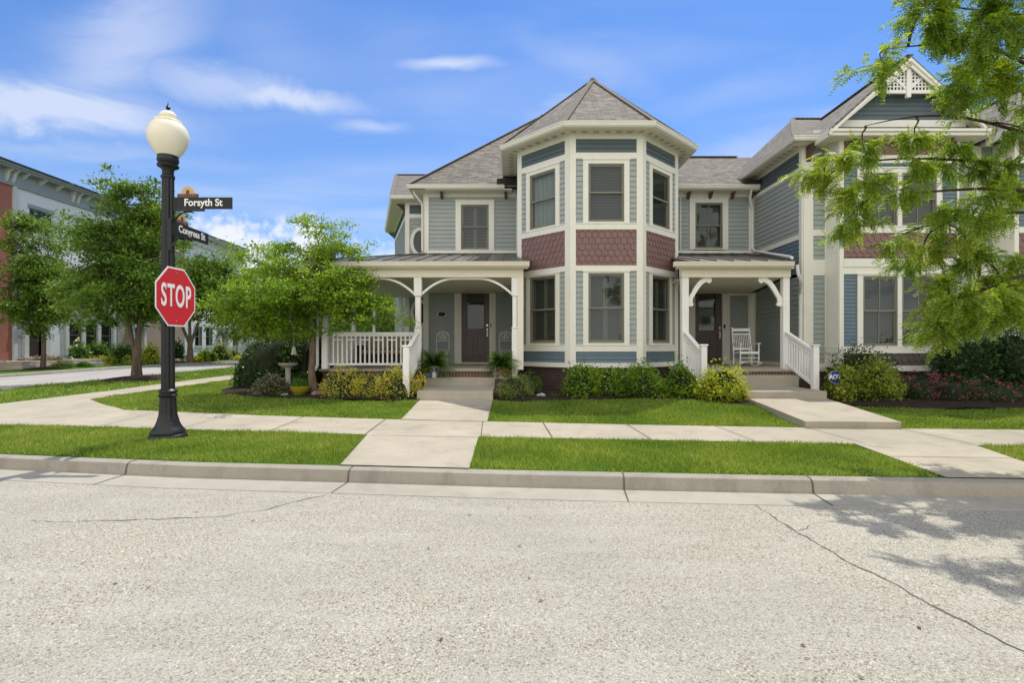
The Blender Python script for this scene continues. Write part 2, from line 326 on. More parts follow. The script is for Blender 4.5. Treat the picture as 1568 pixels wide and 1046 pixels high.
# ------------------------------------------------------------ mesh builders
class MB:
    def __init__(s): s.v = []; s.f = []; s.xf = None
    def add(s, vs, fs):
        o = len(s.v)
        if s.xf is not None: vs = [tuple(s.xf @ Vector(p)) for p in vs]
        s.v += [tuple(p) for p in vs]; s.f += [tuple(i+o for i in f) for f in fs]; return s
    def box(s, x0, x1, y0, y1, z0, z1):
        return s.add([(x0, y0, z0), (x1, y0, z0), (x1, y1, z0), (x0, y1, z0), (x0, y0, z1), (x1, y0, z1), (x1, y1, z1), (x0, y1, z1)],
                     [(0, 3, 2, 1), (4, 5, 6, 7), (0, 1, 5, 4), (1, 2, 6, 5), (2, 3, 7, 6), (3, 0, 4, 7)])
    def quad(s, *p): return s.add(p, [tuple(range(len(p)))])
    def prism(s, poly, z0, z1):      # poly ccw 2D
        n = len(poly); vs = [(x, y, z0) for x, y in poly]+[(x, y, z1) for x, y in poly]
        return s.add(vs, [tuple(range(n-1, -1, -1)), tuple(range(n, 2*n))]+[(i, (i+1) % n, n+(i+1) % n, n+i) for i in range(n)])
    def tube(s, pts, rad, n=8, cap=True):
        pts = [Vector(p) for p in pts]; m = len(pts)
        if not hasattr(rad, '__len__'): rad = [rad]*m
        vs = []; fs = []; ref = None
        for i, p in enumerate(pts):
            d = (pts[min(i+1, m-1)]-pts[max(i-1, 0)]).normalized()
            if ref is None: ref = Vector((0, 0, 1)) if abs(d.z) < .9 else Vector((1, 0, 0))
            a = d.cross(ref).normalized(); b = a.cross(d).normalized(); ref = b
            for k in range(n):
                t = 2*math.pi*k/n; vs.append(p+a*math.cos(t)*rad[i]+b*math.sin(t)*rad[i])
        for i in range(m-1):
            for k in range(n):
                k2 = (k+1) % n; fs.append((i*n+k, i*n+k2, (i+1)*n+k2, (i+1)*n+k))
        if cap: fs.append(tuple(range(n-1, -1, -1))); fs.append(tuple((m-1)*n+k for k in range(n)))
        return s.add(vs, fs)
    def bar(s, a, b, w, h, up=(0, 0, 1)):
        a = Vector(a); b = Vector(b); d = (b-a).normalized(); up = Vector(up)
        if abs(d.dot(up)) > .98: up = Vector((0, 1, 0))
        r = d.cross(up).normalized()*w/2; u = r.cross(d).normalized()*h/2
        vs = [p+q for p in (a, b) for q in (-r-u, r-u, r+u, -r+u)]
        return s.add(vs, [(0, 1, 2, 3), (7, 6, 5, 4), (0, 4, 5, 1), (1, 5, 6, 2), (2, 6, 7, 3), (3, 7, 4, 0)])
    def lathe(s, prof, n=24, c=(0, 0, 0)):
        vs = []; m = len(prof); fs = []
        for r, z in prof:
            for k in range(n): t = 2*math.pi*k/n; vs.append((c[0]+r*math.cos(t), c[1]+r*math.sin(t), c[2]+z))
        for i in range(m-1):
            for k in range(n): k2 = (k+1) % n; fs.append((i*n+k, i*n+k2, (i+1)*n+k2, (i+1)*n+k))
        fs.append(tuple(range(n-1, -1, -1))); fs.append(tuple((m-1)*n+k for k in range(n)))
        return s.add(vs, fs)
    def sweep(s, path, prof, closed=False):    # path [(x,y,z)], prof [(n,z)] with n outward = right side of travel
        P = [Vector(p) for p in path]; m = len(P); k = len(prof); vs = []; fs = []
        for i, p in enumerate(P):
            a = P[i-1] if (i > 0 or closed) else None; b = P[(i+1) % m] if (i < m-1 or closed) else None
            d1 = (p-a) if a is not None else (b-p); d2 = (b-p) if b is not None else (p-a)
            n1 = Vector((d1.y, -d1.x, 0)).normalized(); n2 = Vector((d2.y, -d2.x, 0)).normalized()
            mt = (n1+n2).normalized(); q = 1/max(.3, mt.dot(n1))
            for (n_, z_) in prof: vs.append(p+mt*q*n_+Vector((0, 0, z_)))
        for i in range(m if closed else m-1):
            j = (i+1) % m
            for c in range(k): c2 = (c+1) % k; fs.append((i*k+c, i*k+c2, j*k+c2, j*k+c))
        if not closed: fs.append(tuple(range(k-1, -1, -1))); fs.append(tuple((m-1)*k+c for c in range(k)))
        return s.add(vs, fs)
    # boxes etc. in a wall frame
    def fb(s, F, u0, u1, z0, z1, n0, n1):
        P = lambda u, z, n: F.p(u, z, n)
        return s.add([P(u0, z0, n0), P(u1, z0, n0), P(u1, z1, n0), P(u0, z1, n0), P(u0, z0, n1), P(u1, z0, n1), P(u1, z1, n1), P(u0, z1, n1)],
                     [(0, 3, 2, 1), (4, 5, 6, 7), (0, 1, 5, 4), (1, 2, 6, 5), (2, 3, 7, 6), (3, 0, 4, 7)])
    def build(s, name, mat, parent=None, smooth=False, bevel=0, uv=False, origin=None):
        me = bpy.data.meshes.new(name); me.from_pydata([tuple(v) for v in s.v], [], s.f); me.materials.append(mat if not isinstance(mat, str) else M[mat])
        bm = bmesh.new(); bm.from_mesh(me); bmesh.ops.recalc_face_normals(bm, faces=bm.faces[:]); bm.to_mesh(me); bm.free()
        if uv: autouv(me)
        if smooth: me.polygons.foreach_set('use_smooth', [True]*len(me.polygons))
        o = bpy.data.objects.new(name, me); COL.objects.link(o)
        if smooth:
            try: me.set_sharp_from_angle(angle=R(40))
            except Exception: pass
        if bevel:
            b = o.modifiers.new('bevel', 'BEVEL'); b.width = bevel; b.segments = 1; b.limit_method = 'ANGLE'
        if parent is not None: adopt(o, parent)
        return o
def adopt(o, p):
    o.parent = p; o.matrix_parent_inverse = Matrix.Identity(4)
    # geometry is authored in world space when the parent sits at an offset
    w = p; off = Vector((0, 0, 0)); 
    while w is not None: off += w.location; w = w.parent
    if getattr(p, 'type', '') is not None: o.location = o.location - off
def autouv(me):
    l = me.uv_layers.new(name='UVMap'); 
    for p in me.polygons:
        n = p.normal; z = Vector((0, 0, 1))
        v = z-n*n.dot(z)
        v = v.normalized() if v.length > .05 else Vector((0, 1, 0)); u = v.cross(n)
        for li in p.loop_indices:
            co = me.vertices[me.loops[li].vertex_index].co
            l.data[li].uv = (co.dot(u), co.dot(v))
class Fr:
    def __init__(s, p0, p1, o=0):
        s.o = Vector((p0[0], p0[1])); d = Vector((p1[0], p1[1]))-s.o; s.L = d.length; s.u = d.normalized(); s.n = Vector((s.u.y, -s.u.x))
    def p(s, u, z, n=0):
        q = s.o+s.u*u+s.n*n; return (q.x, q.y, z)
def thing(name, label, cat, loc=(0, 0, 0), group=None):
    o = bpy.data.objects.new(name, None); COL.objects.link(o); o.location = loc; o.empty_display_size = .2
    return tag(o, label, cat, group)
def tag(o, label=None, cat=None, group=None, kind=None):
    if label: o['label'] = label
    if cat: o['category'] = cat
    if group: o['group'] = group
    if kind: o['kind'] = kind
    return o
def struct(o, label=None): 
    o['kind'] = 'structure'
    if label: o['label'] = label
    return o
def copy_thing(o, loc, label, rz=0):
    c = o.copy(); COL.objects.link(c); c.location = loc; c.rotation_euler = (0, 0, rz); c['label'] = label
    for ch in list(o.children):
        k = ch.copy(); COL.objects.link(k); k.parent = c
        for g in ch.children:
            h = g.copy(); COL.objects.link(h); h.parent = k
    return c
def fast_mesh(name, verts, faces_n, mat, nv):   # verts (N*nv,3): N polygons of nv corners
    N = len(verts)//nv; me = bpy.data.meshes.new(name)
    me.vertices.add(N*nv); me.vertices.foreach_set('co', np.asarray(verts, dtype=np.float32).ravel())
    me.loops.add(N*nv); me.loops.foreach_set('vertex_index', np.arange(N*nv, dtype=np.int32))
    me.polygons.add(N); me.polygons.foreach_set('loop_start', np.arange(0, N*nv, nv, dtype=np.int32)); me.polygons.foreach_set('loop_total', np.full(N, nv, dtype=np.int32))
    me.update(); me.validate(); me.materials.append(M[mat]); o = bpy.data.objects.new(name, me); COL.objects.link(o); return o
def unit(a): return a/np.maximum(1e-9, np.linalg.norm(a, axis=-1, keepdims=True))
def leaf_quads(c, size, aspect=.5, flat=.0, var=.35, out=None):
    N = len(c); t = unit(rng.normal(size=(N, 3))*np.array([1, 1, 1-flat*.7])); b = unit(rng.normal(size=(N, 3)))
    if out is not None: t = unit(t+out*.7)
    n0 = rng.normal(size=(N, 3)); n0[:, 2] = np.abs(n0[:, 2])+flat*2.2; s_ = unit(np.cross(t, unit(n0)))
    L = (size*(1+var*rng.normal(size=(N, 1)))).clip(size*.4, size*1.9)/2
    nn = np.cross(t, s_)*L*.25
    v = np.stack([c-t*L, c+s_*L*aspect+nn, c+t*L, c-s_*L*aspect+nn], axis=1)
    return v.reshape(-1, 3)
def text_mesh(name, txt, size, mat, parent, mtx, bold=0, sx=1, ext=.002, spacing=1, align='CENTER'):
    cu = bpy.data.curves.new(name, 'FONT'); cu.body = txt; cu.size = size; cu.align_x = align; cu.align_y = 'CENTER'; cu.extrude = ext; cu.offset = bold; cu.space_character = spacing
    to = bpy.data.objects.new('tmp', cu); COL.objects.link(to); dg = bpy.context.evaluated_depsgraph_get()
    me = bpy.data.meshes.new_from_object(to.evaluated_get(dg)); bpy.data.objects.remove(to)
    me.transform(mtx @ Matrix.Diagonal((sx, 1, 1, 1))); me.materials.clear(); me.materials.append(M[mat]); me.name = name
    o = bpy.data.objects.new(name, me); COL.objects.link(o); adopt(o, parent); return o
def ss(a, b, x): t = min(1, max(0, (x-a)/(b-a))); return t*t*(3-2*t)

# ------------------------------------------------------------ ground
def curb_y(x):       # back edge of the curb along the front street
    P = [(-13, 10.3), (-11, 8.7), (-9, 7.65), (-6.8, 6.95), (-3.9, 6.47), (-2.1, 6.28), (0, 6.05), (2.8, 5.82), (5.5, 5.64), (9, 5.5), (14, 5.4), (60, 5.2)]
    if x <= P[0][0]: return P[0][1]
    for a, b in zip(P, P[1:]):
        if x <= b[0]: return a[1]+(b[1]-a[1])*(x-a[0])/(b[0]-a[0])
    return 5.2
def g(x, y):
    return .16+.01*(min(max(y, 6), 30)-6)+.14*ss(9.6, 12.6, y)*ss(-9.6, -7.6, x)
def clip_poly(poly, ax, val, keep_gt):
    out = []
    for i in range(len(poly)):
        a, b = poly[i-1], poly[i]; ia = (a[ax] >= val) == keep_gt or a[ax] == val; ib = (b[ax] >= val) == keep_gt or b[ax] == val
        if ia != ib:
            t = (val-a[ax])/(b[ax]-a[ax]); out.append((a[0]+(b[0]-a[0])*t, a[1]+(b[1]-a[1])*t))
        if ib: out.append(b)
    return out
def sheet(name, poly, mat, zf, cell=.6, off=0, parent=None, thick=0, uv=False):
    # triangulate (concave safe), clip each triangle on the grid
    tris = tessellate_polygon([[Vector((x, y, 0)) for x, y in poly]])
    mb = MB()
    for t in tris:
        T = [poly[i] for i in t]
        xs = [p[0] for p in T]; ys = [p[1] for p in T]
        for i in range(int(math.floor(min(xs)/cell)), int(math.ceil(max(xs)/cell))):
            A = clip_poly(clip_poly(T, 0, i*cell, True), 0, (i+1)*cell, False)
            if len(A) < 3: continue
            for j in range(int(math.floor(min(ys)/cell)), int(math.ceil(max(ys)/cell))):
                B = clip_poly(clip_poly(A, 1, j*cell, True), 1, (j+1)*cell, False)
                if len(B) < 3: continue
                ar = sum(B[k-1][0]*B[k][1]-B[k][0]*B[k-1][1] for k in range(len(B)))
                if abs(ar) < 1e-6: continue
                if ar < 0: B = B[::-1]
                mb.quad(*[(x, y, zf(x, y)+off) for x, y in B])
    me = bpy.data.meshes.new(name); me.from_pydata(mb.v, [], mb.f); me.materials.append(M[mat])
    bm = bmesh.new(); bm.from_mesh(me); bmesh.ops.remove_doubles(bm, verts=bm.verts[:], dist=.0005); bm.to_mesh(me); bm.free()
    o = bpy.data.objects.new(name, me); COL.objects.link(o)
    if parent is not None: adopt(o, parent)
    return o
far = MB(); far.quad((-700, -700, -.25), (700, -700, -.25), (700, 900, -.25), (-700, 900, -.25)); struct(far.build('ground', 'farground'))
cx = [-13, -12, -11, -10, -9, -8, -6.8, -5.3, -3.9, -2.1, 0, 2.8, 5.5, 9, 14, 60]
curbpts = [(x, curb_y(x)) for x in cx]
side = [(-15.9, 80), (-15.9, 22), (-15.8, 17), (-15.4, 14.5), (-14.5, 12.2)]    # curb back edge of the side street, coming forward
allcurb = side+curbpts
# road: front street and side street
road_poly = [(-60, -40), (60, -40)]+[(x, y-.55) for x, y in reversed(curbpts)]+[(-14.6, 11), (-60, 11)]
struct(sheet('road', road_poly, 'road', lambda x, y: 0, 30))
def zs(x, y): return .01*(min(max(y, 6), 30)-6)
struct(sheet('side_street', [(-23, 11), (-14.6, 11), (-15.5, 13.5), (-16.3, 17), (-16.4, 80), (-23, 80)], 'street', lambda x, y: zs(x, y)*1.0, 2, .012))
# curb by sweep (right side of travel = road side). path from the right to the left, road on the left => flip profile sign
def zpath(p): return (p[0], p[1], g(p[0], p[1])-.16 if p[0] < -13 else 0)
cpath = [zpath(p) for p in allcurb]
prof = [(0, .162), (.10, .157), (.135, .145), (.155, .11), (.175, .004), (.175, -.1), (0, -.1)]
struct(MB().sweep(cpath, prof).build('curb', 'curb', smooth=True))
struct(MB().sweep(cpath, [(.16, -.08), (.16, .014), (.60, .006), (.60, -.08)]).build('gutter', 'gutter'))
fc = [(-23, 11, zs(0, 11)), (-23, 22, zs(0, 22)), (-23, 30, .24), (-23, 80, .24)]
struct(MB().sweep(fc, prof).build('curb', 'curb'))
# block ground (turf) one sheet behind the curb
outer = [p for p in allcurb]
struct(sheet('lawn', outer+[(60, 80)], 'lawn', g, .5))
struct(sheet('lawn', [(-120, 8), (-23, 8), (-23, 80), (-120, 80)], 'lawn', lambda x, y: g(x, y), 6, -.004))
# paved ground, 4 mm and more above the turf
SW_IN = [(60, 8.5), (14, 8.55), (8.6, 8.75), (5, 8.96), (2, 9.3), (-.5, 9.66), (-2, 9.85), (-5, 10.3), (-8.1, 10.9), (-10.75, 13.3), (-10.85, 20), (-10.95, 80)]
SW_OUT = [(-12.3, 80), (-12.2, 20), (-12.0, 15.5), (-12.1, 12.4), (-13.3, 11.2), (-11.5, 9.3), (-9.6, 9.25), (-7.8, 9.15), (-5, 8.7), (-2.3, 8.3), (-.5, 8.1), (2, 7.85), (4.9, 7.55), (8.6, 7.3), (14, 7.15), (60, 7.1)]
struct(sheet('sidewalk', SW_IN+SW_OUT, 'concrete', g, .5, .010))
FW_L, FW_R = -2.1, -.46
struct(sheet('front_walk', [(-2.1, 9.9), (-2.12, 12.2), (-.44, 12.2), (-.46, 9.62)], 'concrete', g, .5, .014))
struct(sheet('front_walk', [(-2.3, 8.34), (-2.06, 6.27), (-.5, 6.10), (-.52, 8.12)], 'concrete', g, .5, .014))
struct(sheet('front_walk', [(4.95, 7.58), (4.72, 5.68), (6.05, 5.605), (6.6, 7.44)], 'concrete', g, .5, .014))
# the neighbour's raised path with its own step at the sidewalk
def zp2(x, y): return .315+(.42-.315)*min(1, max(0, (y-8.9)/2.9))
pp = [(5.0, 8.90), (6.58, 8.83), (7.12, 11.9), (5.35, 11.9)]
a = MB()
top = [(x, y, zp2(x, y)) for x, y in pp]; bot = [(x, y, .05) for x, y in pp]
a.add(top+bot, [(0, 1, 2, 3), (0, 4, 5, 1), (1, 5, 6, 2), (3, 7, 4, 0)]); struct(a.build('raised_path', 'concrete'))
# mulch beds
def blob(cx, cy, rx, ry, n=28, j=.08, seed=1):
    r = random.Random(seed); return [(cx+rx*math.cos(t)*(1+r.uniform(-j, j)), cy+ry*math.sin(t)*(1+r.uniform(-j, j))) for t in [2*math.pi*i/n for i in range(n)]]
def gm(x, y): return g(x, y)+.01+.025*math.sin(3.1*x)*math.sin(2.7*y)
bed1 = [(-8.6, 16.5), (-7.9, 14.2), (-7.2, 13.0), (-6.3, 12.55), (-5, 12.15), (-3.6, 11.95), (-2.6, 11.9), (-2.12, 12.0), (-2.12, 14.5), (-5.2, 14.5), (-5.2, 17)]
bed2 = [(-.44, 12.05), (.4, 11.7), (1.6, 11.95), (3, 12.3), (4.2, 11.95), (4.9, 11.5), (5.37, 11.15), (5.36, 14.2), (4.6, 16), (0, 16), (-.44, 14.2)]
bed3 = [(7.0, 11.3), (7.9, 11.05), (9.2, 10.9), (11, 10.95), (13, 11.3), (18, 11.2), (40, 11), (40, 15), (7.2, 15)]
for b in (bed1, bed2, bed3): struct(sheet('mulch_bed', b, 'mulch', gm, .25, .02))
def ring(cx, cy, rx, ry, h, seed):
    zf = lambda x, y: g(x, y)+.008+h*max(0, 1-((x-cx)/rx)**2-((y-cy)/ry)**2)
    return struct(sheet('mulch_ring', blob(cx, cy, rx, ry, seed=seed), 'mulch', zf, .2, .01))
ring(-14.35, 20.3, 1.35, 1.5, .14, 3); ring(-24.9, 28, .9, 1.1, .1, 4); ring(-24.6, 38, 1, 1.2, .1, 5)
# joints
def strip(pts, w, mat, z=None, name='joint', jag=0):
    mb = MB(); P = [Vector((p[0], p[1])) for p in pts]
    for a, b in zip(P, P[1:]):
        d = (b-a).normalized(); n = Vector((-d.y, d.x))*w/2
        zz = (lambda q: (z if z is not None else g(q.x, q.y)+.022))
        mb.quad((a.x-n.x, a.y-n.y, zz(a)), (b.x-n.x, b.y-n.y, zz(b)), (b.x+n.x, b.y+n.y, zz(b)), (a.x+n.x, a.y+n.y, zz(a)))
    return struct(mb.build(name, mat))
def lerp2(P, x):
    P = sorted(P)
    for a, b in zip(P, P[1:]):
        if a[0] <= x <= b[0]: return a[1]+(b[1]-a[1])*(x-a[0])/(b[0]-a[0])
SI = [p for p in SW_IN if p[1] < 11 or p[0] > -9]; SO = [p for p in SW_OUT if p[1] < 9.3]
for x in (-7.2, -5.6, -4.0, -2.35, -.5, .60, 2.08, 3.58, 5.08, 6.6, 8.1, 9.6): strip([(x+.02, lerp2(SO, x)), (x-.04, lerp2(SI, x))], .013, 'joint')
strip([(-2.22, 8.2), (-.5, 8.02)], .013, 'joint'); strip([(-2.1, 9.75), (-.47, 9.6)], .013, 'joint'); strip([(-2.1, 10.9), (-.45, 10.9)], .012, 'joint')
strip([(4.83, 6.7), (6.35, 6.6)], .013, 'joint'); 
for y in (15.5, 17.3, 19.2, 21.5): strip([(-12.1, y), (-10.85, y)], .013, 'joint')
for x in (-4.75, -1.9, 1.25, 3.25, 6.3):
    y = curb_y(x); m = MB(); m.xf = Matrix.Translation((x, y, 0)) @ Matrix.Rotation(-.11, 4, 'Z')
    m.add([(0, 0.0, .166), (.016, 0, .166), (.016, -.10, .161), (0, -.10, .161), (.016, -.142, .147), (0, -.142, .147), (.016, -.162, .112), (0, -.162, .112), (.016, -.181, .0185), (0, -.181, .0185), (.016, -.6, .0095), (0, -.6, .0095)],
          [(0, 1, 2, 3), (3, 2, 4, 5), (5, 4, 6, 7), (7, 6, 8, 9), (9, 8, 10, 11)])
    struct(m.build('joint', 'joint'))
def crack(pts, w, seed, jit=.02, step=.06):
    r = random.Random(seed); out = []
    for a, b in zip(pts, pts[1:]):
        n = max(2, int(math.dist(a, b)/step))
        for i in range(n): t = i/n; out.append((a[0]+(b[0]-a[0])*t+r.uniform(-jit, jit), a[1]+(b[1]-a[1])*t+r.uniform(-jit, jit)))
    out.append(pts[-1]); mb = MB(); P = [Vector(p) for p in out]; ws = [w*r.uniform(.3, 1.3) for _ in P]; ws[0] = ws[-1] = .001
    for i in range(len(P)-1):
        a, b = P[i], P[i+1]; d = (b-a).normalized(); n = Vector((-d.y, d.x))
        mb.quad((a.x-n.x*ws[i]/2, a.y-n.y*ws[i]/2, .004), (b.x-n.x*ws[i+1]/2, b.y-n.y*ws[i+1]/2, .004), (b.x+n.x*ws[i+1]/2, b.y+n.y*ws[i+1]/2, .004), (a.x+n.x*ws[i]/2, a.y+n.y*ws[i]/2, .004))
    return struct(mb.build('road_crack', 'crack'))
def rp(px, py): Y = 1280/(py-530); return (X_(px, Y), Y)
crack([rp(1153, 772), rp(1215, 812), rp(1250, 832), rp(1300, 862), rp(1350, 885), rp(1410, 918), rp(1480, 955), rp(1568, 1000), rp(1700, 1060)], .012, 5, .012)
crack([rp(1200, 805), rp(1215, 812), rp(1225, 815), rp(1250, 800)], .006, 6)
crack([rp(505, 757), rp(470, 765), rp(400, 782), rp(330, 792), rp(230, 796), rp(110, 800), rp(40, 798)], .012, 7, .02)
# specks of leaf litter on the road
N = 46; lx = rng.uniform(-6, 6, N); ly = rng.uniform(2.4, 5.3, N); v = []
for i in range(N):
    a = rng.uniform(0, 6.28); l = rng.uniform(.006, .022); c, s_ = math.cos(a)*l, math.sin(a)*l; z = .006
    v += [(lx[i]-c, ly[i]-s_, z), (lx[i]-s_*.5, ly[i]+c*.5, z+.006), (lx[i]+c, ly[i]+s_, z), (lx[i]+s_*.5, ly[i]-c*.5, z+.002)]
M['litter'] = m_leaf('dry_leaf', (.06, .035, .02), (.14, .07, .03), (.4, .2, .08), .1)
tag(fast_mesh('leaf_litter', v, None, 'litter', 4), 'tiny dry leaf scraps scattered over the pale road', 'leaf litter', None, 'stuff')

# ------------------------------------------------------------ grass blades
def in_poly(x, y, poly):
    c = np.zeros(len(x), bool); n = len(poly)
    for i in range(n):
        x1, y1 = poly[i-1]; x2, y2 = poly[i]
        if y1 == y2: continue
        c ^= ((y1 > y) != (y2 > y)) & (x < (x2-x1)*(y-y1)/(y2-y1)+x1)
    return c
gv = np.vectorize(g)
def grass(name, poly, dens, h, excl=(), label='', w=.005):
    xs = [p[0] for p in poly]; ys = [p[1] for p in poly]; A = (max(xs)-min(xs))*(max(ys)-min(ys)); N = int(A*dens)
    x = rng.uniform(min(xs), max(xs), N); y = rng.uniform(min(ys), max(ys), N)
    k = in_poly(x, y, poly)
    for e in excl: k &= ~in_poly(x, y, e)
    x, y = x[k], y[k]; N = len(x); x = x+rng.normal(0, .014, N); y = y+rng.normal(0, .014, N); z = gv(x, y)
    t = rng.uniform(0, 6.283, N); pat = .85+.35*np.sin(x*2.1+np.sin(y*3))*np.sin(y*2.7+1)+.2*np.sin(x*9)*np.sin(y*8)
    hh = h*rng.uniform(.35, 1.5, N)*pat; ln = rng.normal(0, .55, (N, 2))*hh[:, None]
    dx, dy = np.cos(t)*w*rng.uniform(.7, 1.5, N), np.sin(t)*w*rng.uniform(.7, 1.5, N)
    V = np.empty((N, 3, 3)); V[:, 0] = np.stack([x-dx, y-dy, z-.005], 1); V[:, 1] = np.stack([x+dx, y+dy, z-.005], 1); V[:, 2] = np.stack([x+ln[:, 0], y+ln[:, 1], z+hh], 1)
    o = fast_mesh(name, V.reshape(-1, 3), None, 'grass', 3); tag(o, label, 'grass', None, 'stuff'); return o
strip_l = [(-11.5, 9.25), (-9.6, 9.22), (-7.8, 9.12), (-5, 8.67), (-2.33, 8.28), (-2.08, 6.32), (-3.9, 6.5), (-6.8, 6.98), (-9, 7.68), (-11.4, 9.0)]
strip_r = [(-.5, 8.07), (2, 7.82), (4.9, 7.52), (4.70, 5.74), (2.8, 5.84), (0, 6.07), (-.48, 6.14)]
strip_rr = [(6.62, 7.42), (8.6, 7.27), (14, 7.1), (14, 5.45), (9, 5.55), (6.08, 5.68)]
lawn_l = [(-2.13, 9.9), (-5, 10.33), (-8.1, 10.93), (-10.7, 13.3), (-10.8, 20), (-8.6, 20), (-8.6, 16.5), (-7.9, 14.2), (-7.2, 13.0), (-6.3, 12.55), (-5, 12.15), (-3.6, 11.95), (-2.6, 11.9), (-2.14, 12.0)]
lawn_r = [(-.44, 9.68), (2, 9.33), (4.98, 8.99), (5.33, 11.15), (4.9, 11.5), (4.2, 11.95), (3, 12.3), (1.6, 11.95), (.4, 11.7), (-.42, 12.05)]
lawn_rr = [(6.62, 8.85), (8.6, 8.78), (14, 8.58), (18, 8.56), (18, 11.2), (13, 11.3), (11, 10.95), (9.2, 10.9), (7.9, 11.05), (7.02, 11.3)]
side_strip = [(-15.8, 60), (-15.8, 17), (-15.4, 14.6), (-14.4, 12.3), (-13.4, 11.3), (-12.15, 12.5), (-12.05, 15.5), (-12.25, 20), (-12.3, 60)]
ex = [blob(-14.35, 20.3, 1.35, 1.5, seed=3)]
grass('grass', strip_l, 5200, .050, label='mown grass strip between curb and sidewalk, left of the front walk')
grass('grass', strip_r, 5200, .050, label='mown grass strip between curb and sidewalk, in front of the turret')
grass('grass', strip_rr, 4200, .050, label='small grass patch by the curb at the far right')
grass('grass', lawn_l, 2400, .046, label='front lawn with a clipped corner left of the front walk', w=.008)
grass('grass', lawn_r, 3400, .046, label='front lawn between the two paths below the turret', w=.007)
grass('grass', lawn_rr, 2800, .046, label='front lawn right of the raised path', w=.007)
grass('grass', side_strip, 260, .07, ex, label='narrow grass strip along the side street', w=.014)

exec_parts = []
# ------------------------------------------------------------ facade helpers
class Panels:
    def __init__(s): s.l = []
    @property
    def v(s): return s.l
    def new(s): m = MB(); s.l.append(m); return m
    def build(s, name, mat, parent, label=None):
        for m in s.l:
            o = m.build(name, mat, parent)
            if label: o['label'] = label
def siding(mb, F, u0, u1, z0, z1, holes=(), e=.143, n0=.004, n1=.024):
    if isinstance(mb, Panels): mb = mb.new()
    z = z0
    while z < z1-1e-4:
        zt = min(z+e, z1); cuts = sorted({z, zt}|{h for H in holes for h in H[2:] if z < h < zt})
        for a, b in zip(cuts, cuts[1:]):
            iv = [(u0, u1)]
            for (ha, hb, hc, hd) in holes:
                if hc < (a+b)/2 < hd:
                    nv = []
                    for (p, q) in iv:
                        if hb <= p or ha >= q: nv.append((p, q)); continue
                        if ha > p: nv.append((p, ha))
                        if hb < q: nv.append((hb, q))
                    iv = nv
            na = n1+(n0-n1)*(a-z)/e; nb = n1+(n0-n1)*(b-z)/e
            for p, q in iv:
                mb.add([F.p(p, a, na), F.p(q, a, na), F.p(q, b, nb), F.p(p, b, nb)], [(0, 1, 2, 3)])
                if a == z: mb.add([F.p(p, a, n0-.004), F.p(q, a, n0-.004), F.p(q, a, na), F.p(p, a, na)], [(0, 1, 2, 3)])
        z = zt
def scallops(mb, F, u0, u1, z0, z1, w=.172, h=.158, seed=1):
    if isinstance(mb, Panels): mb = mb.new()
    r = random.Random(seed); nrow = round((z1-z0)/h); h = (z1-z0)/nrow
    for i in range(nrow+1):
        zb = z0+i*h-h*.35; off = (i % 2)*w/2; u = u0-w+off
        while u < u1:
            j = r.uniform(-.004, .004); n = .034+r.uniform(-.004, .004)
            P = [(u+.003, zb+h*.42), (u+w*.20, zb+.01), (u+w*.36, zb-.012+j), (u+w*.64, zb-.012+j), (u+w*.80, zb+.01), (u+w-.003, zb+h*.42), (u+w-.003, zb+h*1.5), (u+.003, zb+h*1.5)]
            P = [(min(max(a, u0), u1), min(max(b, z0), z1)) for a, b in P]
            if max(a for a, _ in P)-min(a for a, _ in P) > .01:
                f = lambda b: n*(1-(b-zb)/(h*1.9))+.004
                fr = [F.p(a, b, f(b)) for a, b in P]; bk = [F.p(a, b, 0) for a, b in P]; k = len(P)
                mb.add(fr+bk, [tuple(range(k))]+[(q, k+q, k+(q+1) % k, (q+1) % k) for q in range(k)])
            u += w
